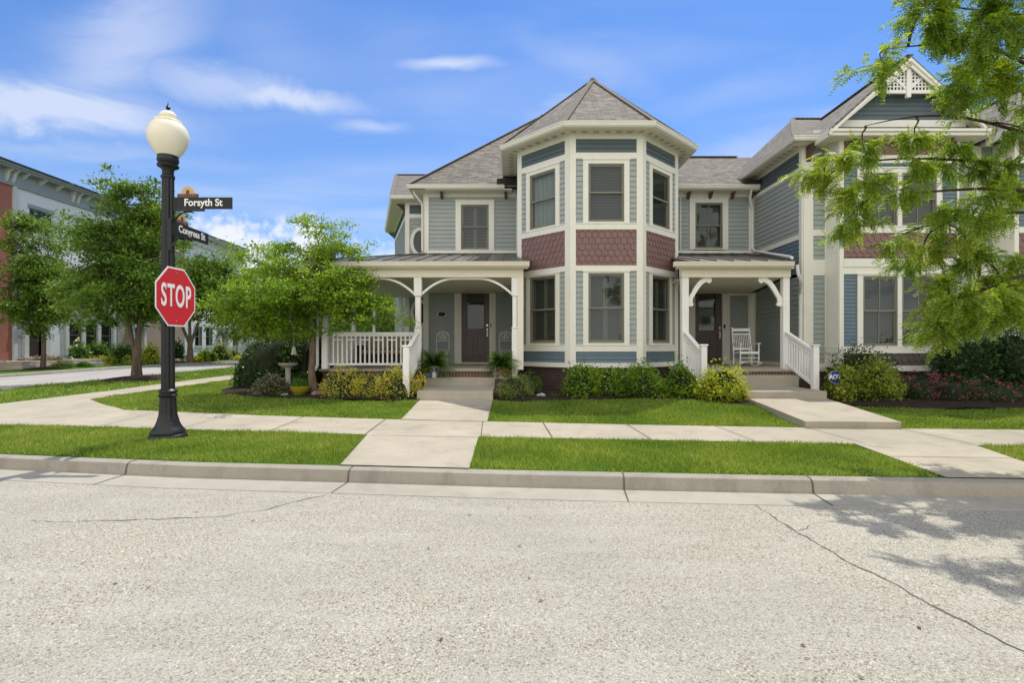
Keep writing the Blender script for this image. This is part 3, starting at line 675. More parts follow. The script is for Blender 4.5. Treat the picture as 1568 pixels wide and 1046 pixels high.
def window(parent, F, u, z0, z1, hw, cas=.13, kind='shutter', head=.12, sill=.10, grid=False, mull=None):
    """u = list of sash centres, hw = half width of one sash"""
    us = u if isinstance(u, (list, tuple)) else [u]
    a, b = us[0]-hw, us[-1]+hw; t = MB()
    t.fb(F, a-cas, a, z0-sill, z1+head, -.17, .045); t.fb(F, b, b+cas, z0-sill, z1+head, -.17, .045)
    t.fb(F, a, b, z1, z1+head, -.17, .045); t.fb(F, a, b, z0-sill, z0, -.17, .06)
    t.fb(F, a-cas-.02, b+cas+.02, z1+head, z1+head+.035, -.02, .065)
    for p, q in zip(us, us[1:]): t.fb(F, p+hw, q-hw, z0, z1, -.17, .04)
    w = t.build('window', 'trim', parent)
    s = MB(); gls = MB(); sh = MB(); bk = MB(); gr = MB()
    zm = (z0+z1)/2
    for c in us:
        p, q = c-hw, c+hw
        for (x0, x1, y0, y1, m0, m1) in ((p, p+.028, z0, z1, -.06, .03), (q-.028, q, z0, z1, -.06, .03), (p, q, z1-.03, z1, -.061, .031), (p, q, z0, z0+.035, -.061, .035)):
            s.fb(F, x0, x1, y0, y1, m0, m1)
        P, Q = p+.028, q-.028
        for lo, hi, m0, m1 in ((zm-.01, z1-.03, -.02, .012), (z0+.035, zm+.035, -.055, -.021)):
            s.fb(F, P, P+.035, lo, hi, m0, m1); s.fb(F, Q-.035, Q, lo, hi, m0, m1); s.fb(F, P+.035, Q-.035, lo, lo+.042, m0, m1); s.fb(F, P+.035, Q-.035, hi-.038, hi, m0, m1)
            gls.quad(*[F.p(u_, z_, (m0+m1)/2) for u_, z_ in ((P+.03, lo+.03), (Q-.03, lo+.03), (Q-.03, hi-.03), (P+.03, hi-.03))])
            if grid: s.fb(F, c-.011, c+.011, lo+.04, hi-.036, m0+.006, m1-.004)
        if kind == 'shutter':
            for A, B in ((P+.01, c-.004), (c+.004, Q-.01)):
                sh.fb(F, A, A+.055, z0+.04, z1-.03, -.125, -.10); sh.fb(F, B-.055, B, z0+.04, z1-.03, -.125, -.10)
                for zz in (z0+.04, zm-.03, z1-.09): sh.fb(F, A+.05, B-.05, zz, zz+.06, -.124, -.101)
                z = z0+.12
                while z < z1-.1:
                    if abs(z-zm) > .05:
                        sh.add([F.p(A+.055, z, -.105), F.p(B-.055, z, -.105), F.p(B-.055, z+.018, -.118), F.p(A+.055, z+.018, -.118)], [(0, 1, 2, 3)])
                    z += .05
        elif kind == 'blind':
            z = z0+.04
            while z < z1-.05:
                sh.add([F.p(P, z, -.10), F.p(Q, z, -.10), F.p(Q, z+.030, -.115), F.p(P, z+.030, -.115)], [(0, 1, 2, 3)]); z += .042
            sh.fb(F, P, Q, z1-.09, z1-.03, -.12, -.09)
        if kind == 'shade':
            nn_ = 16; vs = [F.p(P+(Q-P)*i/nn_, zq, -.115+.018*math.sin(i*2.1)) for i in range(nn_+1) for zq in (z0+.03, z1-.03)]
            sh.add(vs, [(2*i, 2*i+2, 2*i+3, 2*i+1) for i in range(nn_)])
        bk.fb(F, p, q, z0, z1, -.20, -.16)
    s.build('sash', 'sash', w); gls.build('pane', 'glass', w)
    if sh.v: sh.build({'shade': 'curtain'}.get(kind, kind), {'shade': 'curtain'}.get(kind, kind), w)
    bk.build('backing', 'interior', w); return w
GUT = [(0, -.13), (0, 0), (.125, 0), (.125, -.025), (.11, -.035), (.10, -.09), (.07, -.13)]
def thick_poly(mb, pts, t=.10):
    n = len(pts); a = [Vector(p) for p in pts]; lo = [p-Vector((0, 0, t)) for p in a]
    mb.add(a+lo, [tuple(range(n)), tuple(range(2*n-1, n-1, -1))]+[(i, (i+1) % n, n+(i+1) % n, n+i) for i in range(n)])
def ridge_cap(mb, a, b):
    a = Vector(a); b = Vector(b); n = max(1, int((b-a).length/.16)); d = (b-a)/n
    for i in range(n): mb.bar(a+d*i+Vector((0, 0, .012)), a+d*(i+1.12)+Vector((0, 0, .02)), .17, .02)
def corbel(F, u, zt, parent, w=.085, dep=.30, h=.30, name='corbel', mat='corbel'):
    P = [(0, 0), (dep, 0), (dep, -.07), (dep*.72, -.11), (dep*.5, -.2), (.06*1.0, -h*.92), (0, -h)]
    mb = MB(); k = len(P); mb.add([F.p(u-w/2, zt+z, n+.03) for n, z in P]+[F.p(u+w/2, zt+z, n+.03) for n, z in P],
        [tuple(range(k)), tuple(range(2*k-1, k-1, -1))]+[(i, (i+1) % k, k+(i+1) % k, k+i) for i in range(k)])
    return mb.build(name, mat, parent)
def door(parent, F, u0, u1, z0, z1, g0, g1, gz0, gz1, blind=False):
    fr = MB()
    d = MB(); n = -.05
    d.fb(F, u0, g0, z0, z1, n-.05, n); d.fb(F, g1, u1, z0, z1, n-.05, n); d.fb(F, g0, g1, gz1, z1, n-.05, n); d.fb(F, g0, g1, z0, gz0, n-.05, n)
    for (a, b, c, e) in ((g0-.02, g1+.02, gz1, gz1+.025), (g0-.02, g1+.02, gz0-.025, gz0), (g0-.02, g0, gz0, gz1), (g1, g1+.02, gz0, gz1)): d.fb(F, a, b, c, e, n-.01, n+.018)
    um = (u0+u1)/2
    for (a, b) in ((u0+.12, um-.05), (um+.05, u1-.12)):
        for (x0, x1, y0, y1) in ((a, b, z0+.16, z0+.185), (a, b, gz0-.16, gz0-.135), (a, a+.025, z0+.16, gz0-.135), (b-.025, b, z0+.16, gz0-.135)): d.fb(F, x0, x1, y0, y1, n-.01, n+.012)
        d.fb(F, a+.06, b-.06, z0+.23, gz0-.2, n-.01, n+.008)
    o = d.build('door', 'door', parent, bevel=.003)
    MB().quad(F.p(g0, gz0, n-.025), F.p(g1, gz0, n-.025), F.p(g1, gz1, n-.025), F.p(g0, gz1, n-.025)).build('pane', 'glass', o)
    MB().fb(F, g0-.01, g1+.01, gz0-.01, gz1+.01, n-.12, n-.10).build('backing', 'interior', o)
    if blind:
        s = MB(); z = gz0+.02
        while z < gz1: s.add([F.p(g0+.02, z, n-.05), F.p(g1-.02, z, n-.05), F.p(g1-.02, z+.018, n-.06), F.p(g0+.02, z+.018, n-.06)], [(0, 1, 2, 3)]); z += .027
        s.build('blind', 'shutter', o)
    else:
        s = MB(); s.fb(F, g0+.01, g1-.01, gz1-.36, gz1, n-.06, n-.055); s.build('shade', 'blind', o)
    h = MB(); hx = u1-.065
    h.fb(F, hx-.02, hx+.02, z0+.90, z0+1.16, n, n+.012); h.tube([F.p(hx, z0+1.12, n+.0), F.p(hx, z0+1.12, n+.055), F.p(hx, z0+1.06, n+.065), F.p(hx, z0+.96, n+.065), F.p(hx, z0+.93, n)], .011, 8)
    h.tube([F.p(hx, z0+1.27, n), F.p(hx, z0+1.27, n+.03)], .032, 12); h.build('handle', 'chrome', o, smooth=True)
    return o

def ellipse_ring(F, uc, zc, a0, b0, a1, b1, n0, n1, k=32):
    mb = MB(); vs = []
    for i in range(k):
        t = 2*math.pi*i/k; c, s = math.cos(t), math.sin(t)
        vs += [F.p(uc+a0*c, zc+b0*s, n0), F.p(uc+a1*c, zc+b1*s, n0), F.p(uc+a1*c, zc+b1*s, n1), F.p(uc+a0*c, zc+b0*s, n1)]
    fs = []
    for i in range(k):
        j = (i+1) % k
        for q in range(4): fs.append((i*4+q, i*4+(q+1) % 4, j*4+(q+1) % 4, j*4+q))
    mb.add(vs, fs); return mb
def ellipse_disc(F, uc, zc, a, b, n, k=32):
    mb = MB(); mb.add([F.p(uc+a*math.cos(2*math.pi*i/k), zc+b*math.sin(2*math.pi*i/k), n) for i in range(k)], [tuple(range(k))]); return mb

# ------------------------------------------------------------ corner house (turret house)
H1 = thing('townhouse', 'grey-blue corner townhouse with an octagonal shingled turret and a wraparound porch', 'house', (0, 17.9, .3))
OC = (2.52, 16.324); AP = 2.324; S2 = .9625
def octo(r_ap, k):   # k=0..7 vertices, 0 = front-left going ccw seen from above
    R_ = r_ap/math.cos(math.pi/8); t = -math.pi/2-math.pi/8+k*math.pi/4
    return (OC[0]+R_*math.cos(t), OC[1]+R_*math.sin(t))
core = MB()
core.prism([octo(AP-.18, k) for k in range(8)], .95, 7.2)
core.box(-2.83, 4.85, 18.08, 26, .95, 6.9); core.box(.38, 4.66, 16.3, 18.2, .95, 7.15)
core.prism([(-3.9, 20.0), (-2.5, 20.0), (-2.5, 26), (-5.3, 26), (-5.3, 24.5)], .95, 7.1)
core.build('wall', 'interior', H1)
L1, D1, B1, SC1, T1, BR1 = Panels(), Panels(), Panels(), Panels(), MB(), MB()
def turret_face(F):
    L = F.L; pw = .15; a, b = pw, L-pw; c = L/2; h = .48
    # corner boards (two-sided at each corner)
    for (x0, x1) in ((-.012, pw), (L-pw, L+.012)): T1.fb(F, x0, x1, 1.02, 7.27, -.06, .040)
    for (z0, z1, n) in ((7.147, 7.30, .040), (6.62, 6.78, .035), (4.72, 4.875, .045), (3.61, 3.756, .045), (1.45, 1.615, .045), (1.02, 1.145, .055)): T1.fb(F, a, b, z0, z1, -.06, n)
    T1.fb(F, a, b, 4.875, 4.895, -.02, .06); T1.fb(F, a, b, 1.615, 1.635, -.02, .06)
    siding(D1, F, a, b, 6.78, 7.147, e=.123)
    siding(L1, F, a, b, 4.875, 6.62, [(c-h-.05, c+h+.05, 4.0, 6.6)]); siding(L1, F, a, b, 1.615, 3.61, [(c-h-.05, c+h+.05, 1.0, 3.58)])
    siding(B1, F, a, b, 1.145, 1.45, e=.102)
    scallops(SC1, F, a, b, 3.756, 4.72)
for k in range(-1, 2):
    F = Fr(octo(AP, k), octo(AP, k+1)); turret_face(F)
    window(H1, F, F.L/2, 4.925, 6.486, .48, kind='blind' if k != -1 else 'shade', cas=.14, head=.10, sill=.03)
    window(H1, F, F.L/2, 1.68, 3.555, .48, kind='shutter', cas=.14, head=.035, sill=.045)
# side returns of the turret
for p0, p1 in (((octo(AP, -1)[0], 17.9), octo(AP, -1)), (octo(AP, 2), (octo(AP, 2)[0], 17.9))):
    F = Fr(p0, p1); siding(L1, F, .0, F.L, 1.1, 7.2, ()); T1.fb(F, (F.L-.14) if p0[0] < 1 else 0, F.L if p0[0] < 1 else .14, 1.02, 7.27, -.06, .04)
# brick base of turret
BR1.prism([octo(AP-.03, k) for k in range(8)], .1, 1.02); BR1.box(.23, 4.81, 16.3, 17.95, .1, 1.02)
# second floor front wall left of turret  (Y=17.9)
yw = 17.9; kz = yw/800
def zz(py): return 1.6+(530-py)*kz
def xx(px): return (px-784)*kz
FL = Fr((-3.0, yw), (.2, yw)); uu = lambda px: xx(px)+3.0
T1.fb(FL, 0, .15, .98, 6.95, -.06, .04); T1.fb(FL, uu(790.6), 3.19, 4.7, 6.95, -.06, .04)
T1.fb(FL, .15, uu(790.6), zz(302), 6.97, -.06, .035); T1.fb(FL, .15, uu(790.6), zz(388), zz(384), -.06, .05)
siding(L1, FL, .15, uu(790.6), zz(384), zz(302), [(uu(704), uu(751), 4, zz(308))])
window(H1, FL, (uu(706)+uu(748.5))/2, zz(382.5), zz(313.5), (uu(748.5)-uu(706))/2, cas=.185, head=.13, sill=.03, kind='shutter')
for px in (677, 774.5): corbel(FL, uu(px), zz(292), H1)
# first floor door wall
T1.fb(FL, uu(696), uu(706.8), .98, 3.41, -.17, .04); T1.fb(FL, uu(749.3), uu(759), .98, 3.41, -.17, .04); T1.fb(FL, uu(706.8), uu(749.3), zz(440), 3.41, -.17, .04)
T1.fb(FL, uu(706.8), uu(749.3), .98, zz(555), -.17, .06)
siding(L1, FL, .15, uu(696), 1.0, 3.42); siding(L1, FL, uu(759), 3.19, 1.0, 3.42)
door(H1, FL, uu(707), uu(749), zz(555), zz(440), uu(715.4), uu(740.7), zz(503.6), zz(446.5))
for n_, a_, b_, m_ in ((.03, .175, .105, 'plaque'), (.038, .155, .085, 'corbel')):
    pass
pl = ellipse_ring(FL, uu(677), zz(481.5), .001, .001, .172, .105, .02, .042).build('house_plaque', 'plaque', H1)
ellipse_ring(FL, uu(677), zz(481.5), .148, .083, .158, .092, .04, .048).build('plaque_rim', 'chrome', pl)
MB().fb(FL, uu(751), uu(752.2), zz(501), zz(495), .04, .06).build('doorbell', 'plaque', H1)
# left side wall (faces -X) and rear block
FS = Fr((-3.0, 19.8), (-3.0, 17.9)); siding(L1, FS, 0, FS.L, 1.0, 6.95); T1.fb(FS, FS.L-.15, FS.L+.0, .98, 6.95, -.05, .04)
FB = Fr((-4.0, 19.8), (-3.0, 19.8)); kb = 19.8/800; zb = lambda py: 1.6+(530-py)*kb
T1.fb(FB, 0, .12, .98, 7.15, -.06, .04); T1.fb(FB, .12, 1, zb(314), 7.15, -.06, .035); T1.fb(FB, .12, 1, zb(334), zb(328), -.06, .035)
siding(D1, FB, .12, 1, zb(328), zb(314), e=.11)
siding(L1, FB, .12, 1, 4.5, zb(334)); siding(L1, FB, .12, 1, 1.0, 3.45)
for zc in (zb(370.5), zb(480)):
    o = ellipse_ring(FB, .51, zc, .24, .42, .36, .54, -.02, .06).build('oval_window', 'trim', H1, smooth=True)
    ellipse_ring(FB, .51, zc, .22, .40, .245, .425, -.02, .045).build('sash', 'sash', o, smooth=True)
    ellipse_disc(FB, .51, zc, .24, .42, .034).build('pane', 'glass', o)
    ellipse_disc(FB, .51, zc, .24, .42, .028).build('backing', 'interior', o)
FD = Fr((-5.5, 24.6), (-4.0, 19.8)); T1.fb(FD, FD.L-.15, FD.L, .98, 7.15, -.05, .04); siding(L1, FD, 0, FD.L-.15, 1.0, zb(334)); siding(D1, FD, 0, FD.L-.15, zb(328), zb(314), e=.11); T1.fb(FD, 0, FD.L-.15, zb(334), zb(328), -.06, .035); T1.fb(FD, 0, FD.L-.15, zb(314), 7.15, -.06, .035)
corbel(FD, FD.L-.35, 7.1, H1)
for mb_, nm, mt in ((L1, 'siding', 'sid_light'), (D1, 'siding', 'sid_dark'), (B1, 'siding', 'sid_blue'), (SC1, 'scallop_shingles', 'scallop'), (T1, 'trim', 'trim')):
    if mt == 'trim': mb_.build(nm, mt, H1)
    else: mb_.build(nm, mt, H1, {'sid_dark': 'dark slate siding band under the eaves', 'sid_blue': 'slate blue siding below the turret windows'}.get(mt))
BR1.build('brick_base', 'brickdark', H1, uv=True)
# turret roof
RF = MB(); EA = AP+.5; ez = 7.42; ap = (OC[0], OC[1], 9.93)
ev = [octo(EA, k) for k in range(8)]
E = lambda k: (ev[k % 8][0], ev[k % 8][1], ez)
for k in (-1, 0, 1): thick_poly(RF, [E(k), E(k+1), ap], .06)
bl = (ev[-1][0], 20.6, ez); brr = (ev[2][0], 20.6, ez); rb = (OC[0], 20.6, 9.93)
thick_poly(RF, [bl, E(-1), ap, rb], .06); thick_poly(RF, [E(2), brr, rb, ap], .06)
o = RF.build('turret_roof', 'shingle', H1, uv=True)
rc = MB()
for k in (-1, 0, 1, 2): ridge_cap(rc, E(k), ap)
rc.build('ridge_cap', 'cap', o)
gp = [octo(EA-.06, -1), octo(EA-.06, 0), octo(EA-.06, 1), octo(EA-.06, 2)]
path = [(gp[0][0], 17.35, ez-.01)]+[(x, y, ez-.01) for x, y in gp]+[(gp[3][0], 17.35, ez-.01)]
MB().sweep(path, GUT).build('gutter', 'trim', H1)
so = MB(); W_ = [octo(AP-.02, k) for k in (-1, 0, 1, 2)]; O_ = [octo(EA-.04, k) for k in (-1, 0, 1, 2)]
W_ = [(W_[0][0], 17.4)]+W_+[(W_[3][0], 17.4)]; O_ = [(O_[0][0], 17.4)]+O_+[(O_[3][0], 17.4)]
for i in range(5): thick_poly(so, [W_[i]+(7.29,), O_[i]+(7.29,), O_[i+1]+(7.29,), W_[i+1]+(7.29,)], .03)
o = so.build('soffit', 'soffit', H1)
ve = MB()
for i in range(5):
    a, b, c, d_ = [Vector(p) for p in (W_[i], W_[i+1], O_[i], O_[i+1])]
    n = max(1, int((b-a).length/.24))
    for k in range(n):
        t0 = (k+.25)/n; t1 = (k+.75)/n
        q = [(a.lerp(b, t0)).lerp(c.lerp(d_, t0), .35), (a.lerp(b, t1)).lerp(c.lerp(d_, t1), .35), (a.lerp(b, t1)).lerp(c.lerp(d_, t1), .65), (a.lerp(b, t0)).lerp(c.lerp(d_, t0), .65)]
        ve.quad(*[(p.x, p.y, 7.255) for p in q])
ve.build('vent', 'vent', o)
# main roof: hip
pk = (1.32, 22.07, 11.37); m0 = 6.99
RM = MB(); A_, B_, C_, D_ = (-3.45, 17.4, m0), (4.9, 17.4, m0), (4.9, 27, m0), (-3.45, 27, m0); pk2 = (1.32, 25, 11.37)
thick_poly(RM, [A_, B_, pk], .08); thick_poly(RM, [D_, A_, pk, pk2], .08); thick_poly(RM, [B_, C_, pk2, pk], .08); thick_poly(RM, [C_, D_, pk2], .08)
o = RM.build('roof', 'shingle', H1, uv=True); rc = MB(); ridge_cap(rc, A_, pk); ridge_cap(rc, B_, pk); ridge_cap(rc, pk, pk2); rc.build('ridge_cap', 'cap', o)
MB().sweep([(-3.39, 19.2, m0-.01), (-3.39, 17.46, m0-.01), (-.25, 17.46, m0-.01)], GUT).build('gutter', 'trim', H1)
s = MB(); s.box(-3.4, -.0, 17.42, 18, 6.83, 6.86); s.box(-3.4, -2.9, 17.42, 19.8, 6.832, 6.862); s.build('soffit', 'soffit', H1)
MB().box(-.5, .18, 17.3, 17.9, 6.98, 7.16).build('flashing', 'flash', H1)
# rear block roof
RB = MB(); a1, a2, a3, p1, p2 = (-4.45, 19.35, 7.2), (-2.6, 19.35, 7.2), (-6.05, 25.2, 7.2), (-5.31, 24, 9.46), (0, 24, 9.46)
thick_poly(RB, [a1, a2, (0, 19.35, 7.2), p2, p1], .08); thick_poly(RB, [a3, a1, p1], .08); thick_poly(RB, [(-6.05, 30, 7.2), a3, p1, (-5.31, 30, 9.46)], .08)
o = RB.build('rear_roof', 'shingle', H1, uv=True); rc = MB(); ridge_cap(rc, a1, p1); ridge_cap(rc, p1, p2); rc.build('ridge_cap', 'cap', o)
MB().sweep([(-6.0, 25.1, 7.19), (-4.41, 19.41, 7.19), (-3.1, 19.41, 7.19)], GUT).build('gutter', 'trim', H1)
s = MB(); thick_poly(s, [(-6, 25.1, 7.08), (-4.4, 19.4, 7.08), (-2.9, 19.4, 7.08), (-2.9, 20.1, 7.08), (-4, 20.1, 7.08), (-5.4, 25, 7.08)], .03); s.build('soffit', 'soffit', H1)
ds = MB(); ds.tube([(-3.3, 17.55, 6.86), (-3.3, 17.6, 6.75), (-3.1, 17.75, 6.5), (-3.06, 17.84, 6.4), (-3.06, 17.84, 4.85)], .038, 8); ds.build('downspout', 'trim', H1, smooth=True)

# ------------------------------------------------------------ porch of the turret house
def post(parent, x, y, z0, z1, w=.17, turn=True):
    m = MB(); h = w/2
    if turn:
        m.box(x-h, x+h, y-h, y+h, 2.93, z1); m.box(x-h*.70, x+h*.70, y-h*.7, y+h*.7, 2.08, 2.95); m.box(x-h*.9, x+h*.9, y-h*.9, y+h*.9, z0, 2.06)
        for z in (2.95, 2.10): m.box(x-h*1.02, x+h*1.02, y-h*1.02, y+h*1.02, z-.03, z)
    else: m.box(x-h, x+h, y-h, y+h, z0, z1)
    return m.build('porch_post', 'white', parent, bevel=.006)
def metal_roof(parent, F, u0, u1, zf, zb, run, pts, seams, step=.44):
    pass
MR = MB(); zf, zk = 3.80, 4.76; slope = (zk-zf)/(17.9-13.5)
zr = lambda y: zf+(y-13.5)*slope
Pm = [(-5.35, 13.5, zf), (.47, 13.5, zf), (.47, 15.09, zr(15.09)), (.2, 15.36, zr(15.36)), (.2, 17.9, zk), (-3.0, 17.9, zk)]
thick_poly(MR, Pm, .05); thick_poly(MR, [(-5.35, 19.9, zf), (-5.35, 13.5, zf), (-3.0, 17.9, zk), (-3, 19.9, zk)], .05)
x = -5.1
while x < .42:
    yb = 17.88 if x > -3 else 13.5+(x+5.35)*4.4/2.35
    if x > .2: yb = 15.05
    MR.bar((x, 13.5, zf+.018), (x, yb, zr(yb)+.018), .022, .036); x += .44
y = 14.2
while y < 19.9:
    xe = -5.35+(y-13.5)*2.35/4.4 if y < 17.9 else -3.0; MR.bar((-5.35, y, zf+.018), (xe, y, zf+(xe+5.35)*(zk-zf)/2.35+.018), .022, .036); y += .44
MR.bar((-5.35, 13.5, zf+.02), (-3, 17.9, zk+.02), .09, .03)
MR.build('porch_roof', 'roofmetal', H1)
MB().sweep([(-5.31, 19.9, 3.78), (-5.31, 13.56, 3.78), (.45, 13.56, 3.78)], GUT).build('porch_gutter', 'soffit', H1)
bm_ = MB(); bm_.box(-5.03, .2, 13.70, 13.90, 3.41, 3.69); bm_.box(-5.03, -4.83, 13.90, 19.7, 3.41, 3.69); bm_.box(-5.07, .42, 13.56, 13.699, 3.62, 3.655); bm_.box(.14, .30, 13.71, 15.2, .98, 3.65); bm_.build('porch_beam', 'soffit', H1)
MB().box(-4.83, .19, 13.90, 17.86, 3.42, 3.45).build('porch_ceiling', 'soffit', H1)
MB().box(-4.83, -3.05, 17.86, 19.7, 3.42, 3.45).build('porch_ceiling', 'soffit', H1)
post(H1, -2.48, 13.82, .99, 3.41, .20); post(H1, .07, 13.80, .80, 3.41, .165); post(H1, -4.93, 13.82, .99, 3.41, .18)
post(H1, -4.93, 18.7, .99, 3.41, .14); post(H1, -4.0, 18.8, .99, 3.41, .12); post(H1, -4.93, 16.3, .99, 3.41, .16)
def arc(p0, p1, p2, n=12):
    return [tuple(Vector(p0)*(1-t)**2+Vector(p1)*2*t*(1-t)+Vector(p2)*t*t) for t in [i/n for i in range(n+1)]]
def curved(path, w=.05, h=.055):
    m = MB()
    for a, b in zip(path, path[1:]):
        d_ = (Vector(b)-Vector(a)).normalized()*.006; m.bar(tuple(Vector(a)-d_), tuple(Vector(b)+d_), w, h, (0, 1, 0) if False else (0, 0, 1))
    return m
for (xa, xb) in ((-2.38, -.01), (-4.84, -2.58)):
    c_ = (xa+xb)/2; m = MB()
    P = arc((xa, 13.82, 2.98), (xa+.42, 13.82, 3.39), (xa+.88, 13.82, 3.385), 9)+arc((xb-.88, 13.82, 3.385), (xb-.42, 13.82, 3.39), (xb, 13.82, 2.98), 9)
    for a, b in zip(P, P[1:]): m.bar(a, b, .05, .055, (0, 0, 1))
    m.build('arched_brace', 'white', H1)
m = MB()
for a, b in zip(*(lambda P: (P, P[1:]))(arc((-4.93, 18.6, 2.98), (-4.93, 18.2, 3.39), (-4.93, 17.7, 3.385), 8))): m.bar(a, b, .05, .055)
m.build('arched_brace', 'white', H1)
def railing(parent, a, b, ztop, zbot, flat=True, dzb=0, name='railing'):
    """a,b: (x,y); ztop/zbot at a; dz along to b"""
    a = Vector(a); b = Vector(b); L = (b-a).length; m = MB(); P = lambda t, z: (a.x+(b.x-a.x)*t, a.y+(b.y-a.y)*t, z+dzb*t)
    m.bar(P(0, ztop-.03), P(1, ztop-.03), .10, .06); m.bar(P(0, ztop-.085), P(1, ztop-.085), .05, .05); m.bar(P(0, zbot+.03), P(1, zbot+.03), .06, .06)
    n = max(2, int(round(L/.118)))
    o = m.build(name, 'white', parent); k = MB()
    for i in range(1, n):
        t = i/n; p = P(t, 0); k.box(p[0]-.019, p[0]+.019, p[1]-.019, p[1]+.019, zbot+.05+dzb*t, ztop-.10+dzb*t)
        if i % 3 != 0 and i < n-1: k.bar(P(t, ztop-.20), P(t+1/n, ztop-.20), .03, .035)
        if i % 3 != 0 and i < n-1 and flat: pass
    k.build('balusters', 'white', o); return o
railing(H1, (-4.84, 13.82), (-2.58, 13.82), 1.965, 1.09)
railing(H1, (-4.93, 13.9), (-4.93, 18.65), 1.965, 1.09)
MB().box(-5.0, -4.86, 13.70, 13.80, .99, 2.03).build('newel', 'white', H1, bevel=.01)
railing(H1, (-2.48, 13.72), (-2.48, 12.36), 1.98, 1.09, dzb=-.47)
nw = MB(); nw.box(-2.555, -2.405, 12.2, 12.35, .4, 1.58); nw.box(-2.575, -2.385, 12.18, 12.37, 1.58, 1.62); nw.build('newel', 'white', H1, bevel=.01)
# floor, brick riser, steps
fl = MB(); fl.box(-5.12, .2, 13.86, 17.9, .93, .995); fl.box(-5.12, -3.0, 17.9, 19.8, .931, .996); fl.box(.0, .2, 13.66, 13.86, .74, .80); fl.build('porch_floor', 'step', H1)
MB().box(-5.05, .15, 13.95, 19.6, .1, .93).build('porch_base', 'brickdark', H1, uv=True)
MB().box(-2.3, -.25, 13.90, 13.95, .70, .93).build('brick_riser', 'bricksoldier', H1, uv=True)
MB().box(-.44, .18, 13.4, 13.95, .2, .74).build('brick_pier', 'brickdark', H1, uv=True)
st = MB(); st.box(-2.2, -.44, 12.1, 13.62, .2, .556); st.box(-2.4, -.12, 13.62, 13.92, .25, .772); st.build('steps', 'step', H1, bevel=.012)
ds = MB(); ds.tube([(-5.2, 13.66, 3.7), (-5.12, 13.72, 3.4), (-5.12, 13.74, 3.2), (-5.12, 13.74, 1.1), (-5.16, 13.74, .98), (-5.36, 13.7, .90)], .04, 8); ds.build('downspout', 'white', H1, smooth=True)

